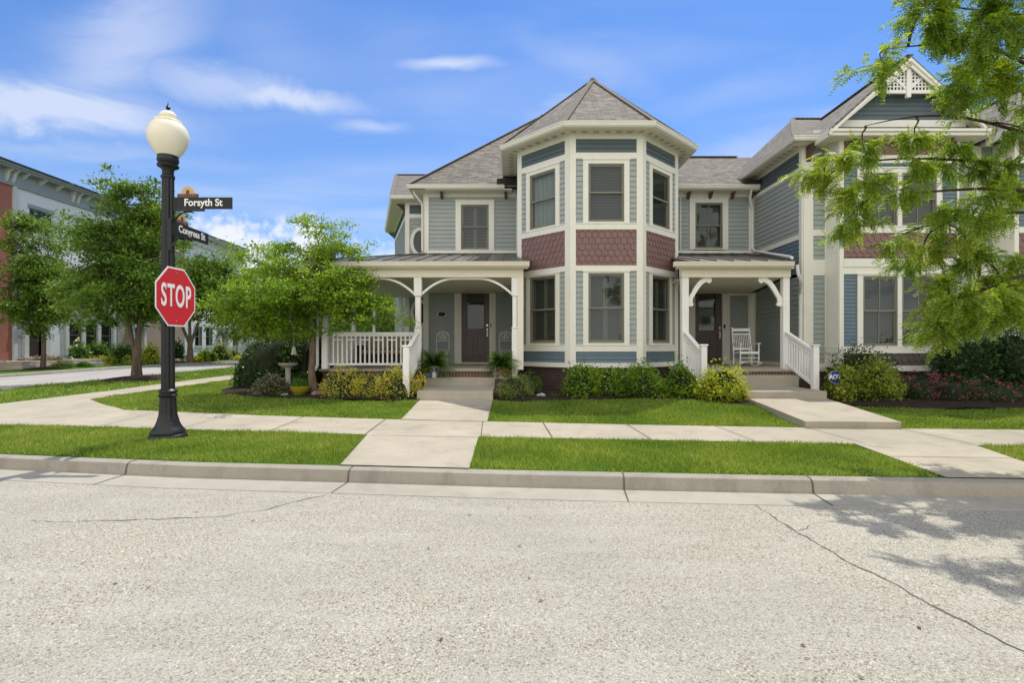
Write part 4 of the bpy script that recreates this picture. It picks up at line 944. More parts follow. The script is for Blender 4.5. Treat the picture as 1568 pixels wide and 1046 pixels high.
# ------------------------------------------------------------ gable house (neighbour) and the next one
def gable_bay(H, x0, main, sidewall):
    """x0 = left edge of the projecting bay"""
    L, D, B, SCn, SC2, T, BR = Panels(), MB(), Panels(), Panels(), Panels(), MB(), MB()
    yb_, yf = 14.9, 14.3; w = 3.26; x1 = x0+w; xl = x0-.64; k = yf/800; Z = lambda py: 1.6+(530-py)*k; k9 = yb_/800; Z9 = lambda py: 1.6+(530-py)*k9
    F = Fr((x0, yf), (x1, yf)); U = lambda px: (px-1284)*k
    # lower level
    us = [(U(1320)+U(1373))/2, (U(1379.5)+U(1432.7))/2]; hw = (U(1373)-U(1320))/2
    T.fb(F, 0, U(1290.6), 1.0, 7.3, -.06, .04); T.fb(F, U(1464), w, 1.0, 7.3, -.06, .04)
    for (pa, pb, n) in ((541, 531, .05), (568.5, 560, .05), (420, 396, .04), (409, 396, .06), (357, 348, .05), (250, 238, .04), (216, 202, .04)): T.fb(F, U(1290.6), U(1464), Z(pa), Z(pb), -.06, n)
    siding(B, F, U(1290.6), U(1464), Z(531), Z(420), [(us[0]-hw-.08, us[1]+hw+.08, 0, Z(421))], e=.10)
    siding(B, F, U(1290.6), U(1464), Z(348), Z(250), [(us[0]-hw-.08, us[1]+hw+.08, Z(350), Z(257))], e=.10)
    window(H, F, us, Z(530), Z(423), hw, cas=.15, head=.04, sill=.03, kind='blind', grid=True)
    window(H, F, us, Z(346), Z(265), hw, cas=.15, head=.12, sill=.03, kind='blind', grid=True)
    scallops(SCn, F, U(1290.6), U(1464), Z(394), Z(357), w=.185, h=.165, seed=3); scallops(SCn, F, U(1290.6), U(1464), Z(238), Z(216), w=.185, h=.19, seed=4)
    scallops(SC2, F, U(1290.6), U(1464), Z(560), Z(541), w=.185, h=.165, seed=5)
    # returns
    for p0, p1 in (((x0, yb_), (x0, yf)), ((x1, yf), (x1, yb_))):
        R_ = Fr(p0, p1); T.fb(R_, 0, R_.L, 1.0, 7.3, -.06, .012)
        T.fb(R_, 0, R_.L, Z(541), Z(531), 0, .04)
    # narrow facets
    for (a, b, cbl) in ((xl, x0, True), (x1, x1+.86, False)):
        R_ = Fr((a, yb_), (b, yb_)); q = R_.L; e0 = .27 if cbl else .05; e1 = q-.03
        T.fb(R_, 0, e0, .9, 7.3, -.06, .04); T.fb(R_, e1, q, .9, 7.3, -.06, .03)
        for (pa, pb) in ((422, 398), (361.5, 352), (225, 200)): T.fb(R_, e0, e1, Z9(pa), Z9(pb), -.06, .04)
        siding(L, R_, e0, e1, 1.1, Z9(422)); siding(L, R_, e0, e1, Z9(398), Z9(361.5)); siding(L, R_, e0, e1, Z9(352), Z9(225)); T.fb(R_, e0, e1, .95, 1.1, -.06, .04)
        if not cbl: T.fb(R_, .40, .52, 1.0, 7.3, -.06, .045)
    T.fb(Fr((xl, yb_), (xl+1, yb_)), -.001, .25, .9, 7.3, -.0599, .0401)
    BR.box(xl+.03, x1+.8, yb_+.04, yb_+.6, .1, 1.0); BR.box(x0+.03, x1-.03, yf+.04, yb_+.1, .1, 1.0)
    cr = MB(); cr.box(xl+.18, x1+.8, yb_+.18, 22, .9, 7.3); cr.box(x0+.18, x1-.18, yf+.18, yb_+.3, .9, 7.3)
    if sidewall: cr.box(4.95, xl+.3, 18.08, 24, .9, 6.9)
    cr.build('wall', 'interior', H)
    for px in (1303, 1330, 1418, 1446): corbel(F, U(px), 7.26, H, dep=.26, h=.33)
    if main: corbel(Fr((xl, yb_), (x0, yb_)), .12, 7.26, H, w=.12, dep=.36, h=.42)
    # gable
    cxg = (x0+x1)/2; ax = cxg; az_ = 9.33; hwid = 2.14; ez_ = 7.38; yg = 13.85; sl = (az_-ez_)/hwid
    G = MB(); thick_poly(G, [(ax-hwid, yg, ez_), (ax, yg, az_), (ax, 19.2, az_), (ax-hwid, 19.2, ez_)], .07); thick_poly(G, [(ax, yg, az_), (ax+hwid, yg, ez_), (ax+hwid, 19.2, ez_), (ax, 19.2, az_)], .07)
    o = G.build('gable_roof', 'shingle', H, uv=True); rc = MB(); ridge_cap(rc, (ax, yg, az_), (ax, 18, az_)); rc.build('ridge_cap', 'cap', o)
    R2 = MB()
    for s_ in (-1, 1):
        for (n0, n1, h0, h1) in ((yg+.01, yg+.05, .02+.07, .30), (yg-.02, yg+.01, .07, .17)):
            a = Vector((ax+s_*(hwid+.02), 0, ez_-.02)); b = Vector((ax, 0, az_))
            vs = []
            for y_ in (n0, n1): vs += [(a.x, y_, a.z-h0), (b.x, y_, b.z-h0), (b.x, y_, b.z-h1), (a.x, y_, max(a.z-h1, a.z-.16))]
            R2.add(vs, [(0, 1, 2, 3), (7, 6, 5, 4), (0, 4, 5, 1), (1, 5, 6, 2), (2, 6, 7, 3), (3, 7, 4, 0)])
    R2.box(ax-hwid-.02, ax+hwid+.02, yg+.02, yg+.06, 7.21, 7.36); R2.box(ax-hwid, ax+hwid, yg-.03, yg+.02, 7.30, 7.37)
    for xe in (ax-hwid-.025, ax+hwid-.025): R2.box(xe, xe+.05, yg+.061, 14.55, 7.18, 7.385)
    R2.box(ax-1.75, ax+1.75, 14.17, 14.22, 7.55, 7.74)
    R2.build('rake_board', 'trim', H)
    pr = MB(); pr.quad((ax-hwid, yg+.03, 7.38), (ax+hwid, yg+.03, 7.38), (ax+hwid-.2, 14.2, 7.50), (ax-hwid+.2, 14.2, 7.50)); pr.build('pent_roof', 'shingle', H, uv=True)
    sf = MB(); sf.box(ax-hwid, ax+hwid, yg+.05, 14.3, 7.20, 7.23)
    for s_ in (-1, 1): sf.quad((ax, yg+.03, az_-.085), (ax+s_*hwid, yg+.03, ez_-.085), (ax+s_*hwid, 14.25, ez_-.085), (ax, 14.25, az_-.085))
    sf.build('soffit', 'soffit', H)
    # triangular wall in dark siding: courses cut to the slope
    FG = Fr((ax-hwid, 14.2), (ax+hwid, 14.2)); z = 7.5
    while z < az_-.15:
        zt = z+.125; ha = (az_-.1-z)/sl; hb = max(0, (az_-.1-zt)/sl)
        D.add([FG.p(hwid-ha, z, .02), FG.p(hwid+ha, z, .02), FG.p(hwid+hb, zt, .003), FG.p(hwid-hb, zt, .003)], [(0, 1, 2, 3)])
        D.add([FG.p(hwid-ha, z, 0), FG.p(hwid+ha, z, 0), FG.p(hwid+ha, z, .02), FG.p(hwid-ha, z, .02)], [(0, 1, 2, 3)]); z = zt
    o = D.build('gable_siding', 'sid_dark', H)
    # lattice ornament
    La = MB(); yl = 13.93; zb0 = 8.36; zt0 = 9.10; hb = (az_-.28-zb0)/sl
    La.box(ax-hb-.1, ax+hb+.1, yl, yl+.05, zb0-.01, zb0+.08); La.box(ax-.055, ax+.055, yl-.025, yl+.055, zb0-.12, zt0+.05)
    for s_ in (-1, 1):
        La.bar((ax, yl+.025, zb0+.08), (ax+s_*hb*.62, yl+.025, zb0+hb*.62*1.05), .05, .07)
        z = zb0+.16
        while z < zt0-.05:
            h_ = (az_-.26-z)/sl
            if h_ > .06: La.box(min(ax, ax+s_*h_), max(ax, ax+s_*h_), yl+.014, yl+.036, z, z+.033)
            z += .092
        x_ = .10
        while x_ < hb: 
            zt_ = az_-.26-x_*sl; La.box(ax+s_*x_-.016, ax+s_*x_+.016, yl+.012, yl+.034, zb0+.07, zt_); x_ += .092
    La.build('lattice_ornament', 'white', H)
    return L, D, B, SCn, SC2, T, BR, xl, x1
def finish(H, L, B, SCn, SC2, T, BR):
    for mb_, nm, mt in ((L, 'siding', 'sid_light'), (B, 'siding', 'sid_blue'), (SCn, 'scallop_shingles', 'scallop'), (SC2, 'scallop_shingles', 'scallop2'), (T, 'trim', 'trim')):
        if mb_.v: 
            if mt == 'trim': mb_.build(nm, mt, H)
            else: mb_.build(nm, mt, H, {'sid_blue': 'slate blue siding beside the paired windows', 'scallop2': 'grey brown scalloped skirt under the paired windows'}.get(mt))
    BR.build('brick_base', 'brickdark', H, uv=True)
H2 = thing('townhouse', 'middle townhouse with a lattice-trimmed front gable and a small covered porch beside the turret', 'house', (8.3, 17.9, .3))
L, D, B, SCn, SC2, T, BR, xl, x1 = gable_bay(H2, 8.94, True, True)
# side wall facing the porch (X=8.3)
FSW = Fr((8.3, 17.9), (8.3, 14.9)); q = FSW.L
T.fb(FSW, q-.14, q+.0, .9, 7.3, -.06, .04)
DK = MB(); siding(DK, FSW, 0, q-.14, 6.74, 7.2, e=.12)
T.fb(FSW, 0, q-.14, 6.62, 6.74, -.06, .035); T.fb(FSW, 0, q-.14, 7.2, 7.3, -.06, .035); siding(L, FSW, 0, q-.14, 4.82, 6.62); T.fb(FSW, 0, q-.14, 4.68, 4.82, -.06, .035)
siding(B, FSW, 0, q-.14, 3.7, 4.68, e=.12); siding(L, FSW, 0, q-.14, 1.1, 3.6); T.fb(FSW, 0, q-.14, .95, 1.1, -.06, .04); T.fb(FSW, 0, .12, 1, 3.5, -.06, .04)
DK.build('siding', 'sid_dark', H2)['label'] = 'dark slate siding band under the side eave'
# recessed wall
FR = Fr((4.85, yw), (8.3, yw)); uu2 = lambda px: xx(px)-4.85
T.fb(FR, uu2(1041), uu2(1042.5), 4.7, 6.95, -.06, .04); T.fb(FR, uu2(1146), uu2(1154.9), 4.7, 6.95, -.06, .04); T.fb(FR, 0, uu2(1146), zz(302), 6.97, -.06, .035); T.fb(FR, 0, uu2(1146), zz(388), zz(384), -.06, .05)
siding(L, FR, 0, uu2(1146), zz(384), zz(302), [(uu2(1062), uu2(1108), 4, zz(308))])
window(H2, FR, (uu2(1064)+uu2(1106))/2, zz(381), zz(310.6), (uu2(1106)-uu2(1064))/2, cas=.19, head=.16, sill=.03, kind='blind', grid=True)
for px in (1053, 1086, 1120, 1149): corbel(FR, uu2(px), zz(292), H2)
T.fb(FR, uu2(1054), uu2(1064), .98, 3.41, -.17, .04); T.fb(FR, uu2(1105.8), uu2(1117), .98, 3.41, -.17, .04); T.fb(FR, uu2(1064), uu2(1105.8), zz(441.4), 3.41, -.17, .04); T.fb(FR, uu2(1145), uu2(1154.8), .98, 3.41, -.06, .04)
T.fb(FR, uu2(1117), uu2(1145), 3.33, 3.41, -.06, .035); T.fb(FR, uu2(1117), uu2(1145), 1, 1.1, -.06, .035)
siding(L, FR, 0, uu2(1054), 1.0, 3.42); siding(L, FR, uu2(1117), uu2(1145), 1.0, 3.42)
door(H2, FR, uu2(1064), uu2(1105.6), zz(559), zz(441.4), uu2(1070.5), uu2(1096), zz(506), zz(448.5), blind=True)
MB().fb(FR, uu2(1107.5), uu2(1109.8), zz(503), zz(497), .04, .065).build('doorbell', 'plaque', H2)
finish(H2, L, B, SCn, SC2, T, BR)
# roofs of house 2
RM = MB(); rz = 8.85
thick_poly(RM, [(4.3, 17.4, m0), (9.5, 17.4, m0), (9.5, 20.05, rz), (4.3, 20.05, rz)], .08); thick_poly(RM, [(9.5, 25, 6), (4.3, 25, 6), (4.3, 20.05, rz), (9.5, 20.05, rz)], .08)
rzz = 9.42; c0 = (7.82, 14.42, 7.42); c1 = (7.82, 18.2, 7.42); e1_ = (9.66, 18.0, rzz)
thick_poly(RM, [c1, c0, e1_], .08); thick_poly(RM, [c0, (13.4, 14.42, 7.42), (13.4, 18.0, rzz), e1_], .08); thick_poly(RM, [(13.4, 22, 7.42), (7.82, 22, 7.42), e1_, (13.4, 18, rzz)], .08); thick_poly(RM, [(7.82, 22, 7.42), c1, e1_], .08)
o = RM.build('roof', 'shingle', H2, uv=True); rc = MB(); ridge_cap(rc, c0, e1_); ridge_cap(rc, e1_, (13.3, 18, rzz)); rc.build('ridge_cap', 'cap', o); rc = MB(); ridge_cap(rc, (4.9, 20.05, rz), (8.6, 20.05, rz)); rc.build('ridge_cap', 'cap', o)
MB().sweep([(5.4, 17.46, m0-.01), (8.25, 17.46, m0-.01)], GUT).build('gutter', 'trim', H2)
MB().sweep([(7.87, 18.0, 7.41), (7.87, 14.48, 7.41), (8.47, 14.48, 7.41)], GUT).build('gutter', 'trim', H2)
s = MB(); s.box(4.9, 8.3, 17.42, 18, 6.83, 6.86); s.box(7.84, 8.35, 14.45, 18, 7.27, 7.3); s.box(7.84, 9.0, 14.45, 14.95, 7.271, 7.301); o = s.build('soffit', 'soffit', H2)
ve = MB(); y = 14.8
while y < 17.7: ve.quad((7.98, y, 7.266), (8.14, y, 7.266), (8.14, y+.14, 7.266), (7.98, y+.14, 7.266)); y += .28
ve.build('vent', 'vent', o)
MB().box(7.75, 8.28, 17.3, 17.9, 6.98, 7.12).build('flashing', 'flash', H2)
# porch roof of house 2
MR = MB(); thick_poly(MR, [(4.6, 13.5, zf), (7.30, 13.5, zf), (8.27, 17.9, zk), (4.86, 17.9, zk), (4.86, 15.4, zr(15.4)), (4.6, 15.12, zr(15.12))], .05)
x = 4.85
while x < 8.2: y0_ = 13.5 if x < 7.3 else 13.5+(x-7.3)*4.4/.97; MR.bar((x, y0_, zr(y0_)+.018), (x, 17.88, zk+.018), .022, .036); x += .44
MR.build('porch_roof', 'roofmetal', H2)
MB().sweep([(4.18, 13.56, 3.78), (7.28, 13.56, 3.78)], GUT).build('porch_gutter', 'soffit', H2)
MB().box(4.3, 4.75, 13.5, 13.75, 3.70, 3.78).build('flashing', 'trim', H2)
bm_ = MB(); bm_.box(4.45, 7.31, 13.70, 13.90, 3.41, 3.69); bm_.bar((7.24, 13.9, 3.55), (8.2, 17.8, 3.55), .12, .26); bm_.box(4.3, 7.33, 13.56, 13.699, 3.62, 3.655); bm_.build('porch_beam', 'soffit', H2)
MB().prism([(4.6, 13.9), (7.3, 13.9), (8.27, 17.86), (4.6, 17.86)], 3.42, 3.45).build('porch_ceiling', 'soffit', H2)
post(H2, 4.56, 13.82, .99, 3.41, .18, False); post(H2, 7.22, 13.82, .99, 3.41, .17, False)
def bracket(H, x, s_, y=13.82):
    # ogee bracket board
    P = [(0, 0), (.60, 0), (.60, -.10), (.53, -.15), (.50, -.11), (.44, -.12), (.36, -.20), (.27, -.36), (.20, -.46), (.12, -.56), (.11, -.66), (.15, -.71), (.10, -.76), (0, -.76), (0, -.60), (.09, -.42), (.19, -.27), (.28, -.12), (.30, -.05)]
    P = [(0, -.76), (.10, -.76), (.15, -.71), (.11, -.66), (.12, -.56), (.20, -.42), (.29, -.28), (.38, -.17), (.46, -.12), (.52, -.12), (.55, -.16), (.62, -.10), (.62, 0), (.42, 0), (.30, -.08), (.19, -.22), (.09, -.40), (.0, -.55)]
    k = len(P); m = MB(); m.add([(x+s_*a, y-.035, 3.41+b) for a, b in P]+[(x+s_*a, y+.035, 3.41+b) for a, b in P], [tuple(range(k)), tuple(range(2*k-1, k-1, -1))]+[(i, (i+1) % k, k+(i+1) % k, k+i) for i in range(k)])
    return m.build('porch_bracket', 'white', H)
bracket(H2, 4.65, 1); bracket(H2, 7.135, -1)
fl = MB(); fl.box(4.5, 8.28, 13.72, 17.9, .93, .995); fl.build('porch_floor', 'step', H2)
MB().box(4.55, 8.2, 13.80, 17.8, .1, .93).build('porch_base', 'brickdark', H2, uv=True)
MB().box(4.9, 7.6, 13.745, 13.80, .70, .93).build('brick_riser', 'bricksoldier', H2, uv=True)
st = MB(); st.box(5.3, 7.12, 11.8, 13.5, .2, .575); st.box(5.2, 7.3, 13.28, 13.75, .2, .84); st.build('steps', 'step', H2, bevel=.012)
railing(H2, (4.56, 13.72), (4.56, 12.62), 1.98, 1.09, dzb=-.45); railing(H2, (7.22, 13.72), (7.22, 12.52), 1.98, 1.09, dzb=-.45)
for x in (4.56, 7.22):
    nw = MB(); nw.box(x-.07, x+.07, 12.38, 12.52, .5, 1.60); nw.box(x-.09, x+.09, 12.36, 12.54, 1.60, 1.64); nw.build('newel', 'white', H2, bevel=.01)
ds = MB(); ds.tube([(8.0, 17.45, 6.84), (8.02, 17.6, 6.6), (8.18, 17.8, 6.35), (8.2, 17.82, 6.2), (8.2, 17.82, 4.95), (8.18, 17.6, 4.80), (7.42, 13.9, 3.97), (7.30, 13.62, 3.90)], .042, 8); ds.build('downspout', 'white', H2, smooth=True)
ds = MB(); ds.tube([(7.42, 13.6, 3.72), (7.46, 13.62, 3.5), (7.62, 13.75, 3.3), (8.15, 14.8, 3.1), (8.2, 14.86, 2.9), (8.2, 14.86, 1.1)], .042, 8); ds.build('downspout', 'white', H2, smooth=True)
H3 = thing('townhouse', 'next townhouse along the row, mostly hidden behind the overhanging tree at the right edge', 'house', (13.9, 14.9, .3))
L, D, B, SCn, SC2, T, BR, xl3, x13 = gable_bay(H3, 13.72, False, False); finish(H3, L, B, SCn, SC2, T, BR)
RM = MB(); thick_poly(RM, [(13.4, 14.42, 7.42), (22, 14.42, 7.42), (22, 18.0, rzz), (13.4, 18.0, rzz)], .08); thick_poly(RM, [(22, 22, 7.42), (13.4, 22, 7.42), (13.4, 18, rzz), (22, 18, rzz)], .08)
thick_poly(RM, [(12.6, 14.7, 7.5), (28, 14.7, 7.5), (20.2, 18, 11.8)], .08); thick_poly(RM, [(12.6, 24, 7.5), (12.6, 14.7, 7.5), (20.2, 18, 11.8), (20.2, 24, 11.8)], .08)
RM.build('roof', 'shingle', H3, uv=True)
m = MB(); m.box(17.8, 22, 15, 21, .2, 7.3); m.build('wall', 'sid_light', H3)
# ------------------------------------------------------------ buildings across the side street
XB = -29.0
def far_house(label, y0, y1, wall, frieze, wins, corn=12.1, doorspan=None, base=.35, steps=None, paired=(), extra=None):
    H = thing('townhouse', label, 'house', (XB, y0, base), 'brick townhouses across the side street')
    F = Fr((XB, y0), (XB, y1)); L = F.L
    holes = [(a-.0, b+.0, c, d) for (a, b, c, d) in wins]
    if doorspan: holes.append((doorspan[0], doorspan[1], base, 3.0))
    m = MB()      # wall with real openings: grid of cells
    us = sorted({0, L}|{h[0] for h in holes}|{h[1] for h in holes}); zs_ = sorted({base-.3, corn-1.15}|{h[2] for h in holes}|{h[3] for h in holes})
    for a, b in zip(us, us[1:]):
        for c, d_ in zip(zs_, zs_[1:]):
            if not any(h[0] <= (a+b)/2 <= h[1] and h[2] <= (c+d_)/2 <= h[3] for h in holes): m.add([F.p(a, c, 0), F.p(b, c, 0), F.p(b, d_, 0), F.p(a, d_, 0)], [(0, 1, 2, 3)])
    m.add([(XB, y0, base-.3), (XB-10, y0, base-.3), (XB-10, y0, corn-1), (XB, y0, corn-1)], [(0, 1, 2, 3)]); m.add([(XB, y1, base-.3), (XB-10, y1, base-.3), (XB-10, y1, corn-1), (XB, y1, corn-1)], [(0, 1, 2, 3)])
    m.build('wall', wall, H, uv=True)
    w = MB(); w.fb(F, 0, L, corn-1.15, corn-.32, -.2, .05); w.fb(F, 0, L, corn-1.2, corn-1.08, -.2, .12); w.build('frieze', frieze, H)
    c = MB(); c.fb(F, -.0, L, corn-.32, corn-.2, -.3, .55); c.fb(F, 0, L, corn-.2, corn-.1, -.3, .66); o = c.build('cornice', frieze, H)
    q = MB(); q.fb(F, 0, L, corn-.1, corn, -.4, .72); q.box(XB-10, XB-.35, y0, y1, corn-.5, corn-.1); q.build('roof', 'flash', H)
    u = .5; i = 0
    while u < L-.2:
        corbel(F, u, corn-.32, H, w=.16, dep=.42, h=.34, name='cornice_bracket', mat='palecornice')
        u += 1.15
    for pu in paired: 
        for dd in (-.2, .2): corbel(F, pu+dd, corn-.32, H, w=.16, dep=.42, h=.75, name='cornice_bracket', mat='palecornice')
    for (a, b, c_, d_) in wins:
        t = MB(); t.fb(F, a-.12, b+.12, d_, d_+.22, -.1, .10); t.fb(F, a-.1, b+.1, c_-.12, c_, -.1, .09); wd = t.build('window', 'palecornice' if wall != 'brickwhite' else frieze, H)
        s = MB(); e = .06
        for (p_, q_, r_, s_) in ((a, a+e, c_, d_), (b-e, b, c_, d_), (a, b, d_-e, d_), (a, b, c_, c_+e), (a, b, (c_+d_)/2-.03, (c_+d_)/2+.03)): s.fb(F, p_, q_, r_, s_, -.14+.001*random.random(), -.06)
        s.build('sash', 'sash', wd); MB().quad(F.p(a, c_, -.12), F.p(b, c_, -.12), F.p(b, d_, -.12), F.p(a, d_, -.12)).build('pane', 'glass', wd); MB().fb(F, a, b, c_, d_, -.4, -.36).build('backing', 'interior', wd)
    if doorspan:
        a, b = doorspan; t = MB(); t.fb(F, a-.28, a, base, 3.2, -.1, .22); t.fb(F, b, b+.28, base, 3.2, -.1, .22); t.fb(F, a-.4, b+.4, 3.0, 3.45, -.1, .35); t.build('door_surround', 'palecornice', H)
        dd = MB(); dd.fb(F, a, b, base, 2.75, -.30, -.24); dd.fb(F, a+.12, b-.12, base+.2, base+.9, -.24, -.22); o = dd.build('door', 'door', H); MB().fb(F, a+.2, b-.2, base+1.1, 2.5, -.24, -.232).build('pane', 'glass', o)
        sp = MB()
        for k in range(3): sp.fb(F, a-.6, b+.6, base-.35, base-.02-k*.13, 0, .55+k*.4)
        sp.build('steps', 'step', H, bevel=.01)
    if extra: extra(H, F)
    return H
far_house('red brick townhouse under a grey bracketed cornice at the left edge', 20.5, 30.4, 'brickred', 'greycornice', [(7.4, 8.5, 8.6, 10.0), (7.4, 8.5, 4.9, 7.1), (3, 4.2, 8.6, 10), (3, 4.2, 4.9, 7.1), (3, 4.2, 1.2, 3.3)], paired=(9.6,))
def wx(H, F):
    t = MB(); t.fb(F, 3.4, 8.0, 3.35, 3.6, 0, .16); t.fb(F, 3.5, 7.9, 3.6, 3.68, 0, .24)
    for u in (3.55, 4.87, 6.19, 7.6): t.fb(F, u-.14, u+.14, 1.0, 3.35, 0, .13)
    t.build('bay_surround', 'palecornice', H); t = MB(); t.fb(F, 7.86, 8.14, .3, 10.95, 0, .12); t.build('pilaster', 'greycornice', H); t = MB(); t.fb(F, -.1, .16, .3, 10.95, -.03, .10); t.build('pilaster', 'palecornice', H)
far_house('whitewashed brick townhouse with three ground floor windows and grey cornice', 30.4, 38.6, 'brickwhite', 'greycornice', [(1.0, 2.5, 8.7, 9.9), (5.0, 6.5, 8.7, 9.9), (1.0, 2.5, 4.9, 6.9), (5, 6.5, 4.9, 6.9), (3.7, 4.73, 1.3, 3.35), (5.02, 6.05, 1.3, 3.35), (6.34, 7.4, 1.3, 3.35)], paired=(4.2,), doorspan=(.75, 1.9), base=.95, extra=wx)
far_house('tan brick townhouse half hidden by the two-stemmed street tree', 38.6, 46.3, 'bricktan', 'greycornice', [(1.2, 2.6, 4.9, 6.9), (4.6, 6, 4.9, 6.9), (1.2, 2.6, 8.7, 9.9), (4.6, 6, 8.7, 9.9), (4.8, 6.2, 1.3, 3.2)], corn=11.9, doorspan=(1.3, 2.3), base=.9)
far_house('white painted townhouse with a dark sloping cornice, farthest up the side street', 46.3, 56.5, 'brickwhite', 'palecornice', [(1.4, 2.8, 8.7, 9.9), (5.4, 6.9, 8.7, 9.9), (1.4, 2.8, 4.9, 6.9), (5.4, 6.9, 4.9, 6.9), (1.5, 2.6, 1.6, 3.4), (3.2, 4.3, 1.6, 3.4), (8, 9, 1.6, 3.4)], corn=12.0, paired=(.5, 5, 9.5), doorspan=(5.6, 6.7), base=1.0)
# low white porch building closing the end of the street
HB = thing('house', 'low pale house with a white roof balustrade far behind the porch tree', 'house', (-30, 66, .2))
m = MB(); m.box(-40, -24, 66, 76, .1, 11.2); m.build('wall', 'palecornice', HB); m = MB(); m.box(-40.4, -23.6, 65.6, 76, 11.2, 11.5); m.box(-40, -24, 65.9, 66, 12.3, 12.45)
for i in range(33): m.box(-40+i*.5-.05, -40+i*.5+.05, 65.9, 66, 11.5, 12.3)
m.build('balustrade', 'white', HB)
for x in (-38, -34, -30, -26.5):
    for z in (2, 6.5): 
        w = MB().box(x-.6, x+.6, 65.9, 66.0, z, z+2.2).build('window', 'trim', HB); MB().box(x-.5, x+.5, 65.86, 65.89, z+.1, z+2.1).build('pane', 'interior', w)

# ------------------------------------------------------------ street lamp, signs
LX, LY = -5.30, 8.05; LZ = g(LX, LY)
LP = thing('street_lamp', 'tall fluted black lamp post with a cream acorn globe, standing in the grass strip', 'street lamp', (LX, LY, LZ))
def fluted(m, r0, r1, z0, z1, n=12, depth=.12):
    k = n*4; vs = []
    for r, z in ((r0, z0), (r1, z1)):
        for i in range(k): t = 2*math.pi*i/k; q = r*(1-depth*(.5+.5*math.cos(n*t))); vs.append((LX+q*math.cos(t), LY+q*math.sin(t), LZ+z))
    m.add(vs, [(i, (i+1) % k, k+(i+1) % k, k+i) for i in range(k)]+[tuple(range(k-1, -1, -1)), tuple(range(k, 2*k))])
m = MB(); c0_ = (LX, LY, LZ)
m.lathe([(.262, -.05), (.262, .03), (.25, .06), (.235, .07), (.24, .10), (.225, .13), (.20, .16), (.17, .21), (.145, .28)], 32, c0_)
for a, b, r0, r1 in ((.28, .36, .15, .128), (.36, .50, .128, .116), (.50, .64, .116, .112)): fluted(m, r0, r1, a, b, 12, .08)
m.lathe([(.118, .63), (.13, .645), (.13, .67), (.115, .685), (.115, .70), (.126, .71), (.126, .735), (.10, .76)], 32, c0_)
m.build('base', 'black', LP, smooth=True)
m = MB(); fluted(m, .096, .086, .74, 4.02, 10, .16); m.build('pole', 'black', LP, smooth=False)
m = MB(); m.lathe([(.09, 4.0), (.095, 4.02), (.095, 4.04), (.078, 4.06), (.08, 4.13), (.10, 4.155), (.145, 4.18), (.15, 4.20), (.14, 4.215), (.125, 4.23), (.14, 4.25), (.148, 4.27), (.148, 4.30), (.14, 4.32), (.145, 4.345)], 32, c0_); m.build('collar', 'black', LP, smooth=True)
m = MB(); m.lathe([(.14, 4.34), (.165, 4.375), (.20, 4.42), (.24, 4.49), (.268, 4.56), (.284, 4.63), (.284, 4.69), (.268, 4.76), (.240, 4.81), (.200, 4.85), (.196, 4.862), (.204, 4.872), (.19, 4.888), (.14, 4.90), (.10, 4.91), (.095, 4.925), (.118, 4.95), (.12, 4.975), (.108, 5.0), (.08, 5.025), (.05, 5.04), (.02, 5.05)], 40, c0_); m.build('globe', 'lampglobe', LP, smooth=True)
m = MB(); m.lathe([(.045, 5.03), (.05, 5.038), (.03, 5.05), (.018, 5.07), (.03, 5.085), (.034, 5.10), (.02, 5.115), (.008, 5.145), (.002, 5.19)], 16, c0_); m.build('finial', 'black', LP, smooth=True)
# stop sign: 36 inch octagon, facing the side street traffic
SC_ = Vector((LX+.06, LY-.16, 1.6-(455.5-530)*LY/800-.0)); yaw = R(88)
def place(px, py, Y): return Vector((X_(px, Y), Y, Z_(py, Y)))
SP = Vector((LX+.125, LY, Z_(455, LY)))
stop = thing('stop_sign', 'red octagonal STOP sign with a white border, fixed to the lamp post', 'stop sign', SP)
Rm = Matrix.Translation(SP) @ Matrix.Rotation(yaw, 4, 'Z') @ Matrix.Rotation(R(90), 4, 'X')    # local x right, y up, z towards viewer
def ngon(r_ap, n=8, ph=math.pi/8): R__ = r_ap/math.cos(math.pi/n); return [(R__*math.cos(ph+2*math.pi*i/n), R__*math.sin(ph+2*math.pi*i/n)) for i in range(n)]
def panel(name, poly, z0, z1, mat, parent, mtx):
    m = MB(); m.xf = mtx; m.prism(poly, z0, z1); return m.build(name, mat, parent)
panel('border', ngon(.452), -.002, .003, 'signwhite', stop, Rm); panel('face', ngon(.428), .003, .006, 'signred', stop, Rm)
panel('back', ngon(.450), -.006, -.0022, 'black', stop, Rm)
text_mesh('lettering', 'STOP', .44, 'signwhite', stop, Rm @ Matrix.Translation((0, .0, .0075)) @ Matrix.Diagonal((.60, 1.08, 1, 1)), bold=.008, spacing=1.12)
m = MB(); m.xf = Rm
for y in (.37, -.37): m.lathe([(.014, .006), (.014, .012), (.001, .014)], 12, (0, y, 0))
m.box(-.03, .03, .2, .24, -.1, -.006); m.box(-.03, .03, -.24, -.2, -.1, -.006); m.build('bolts', 'chrome', stop)
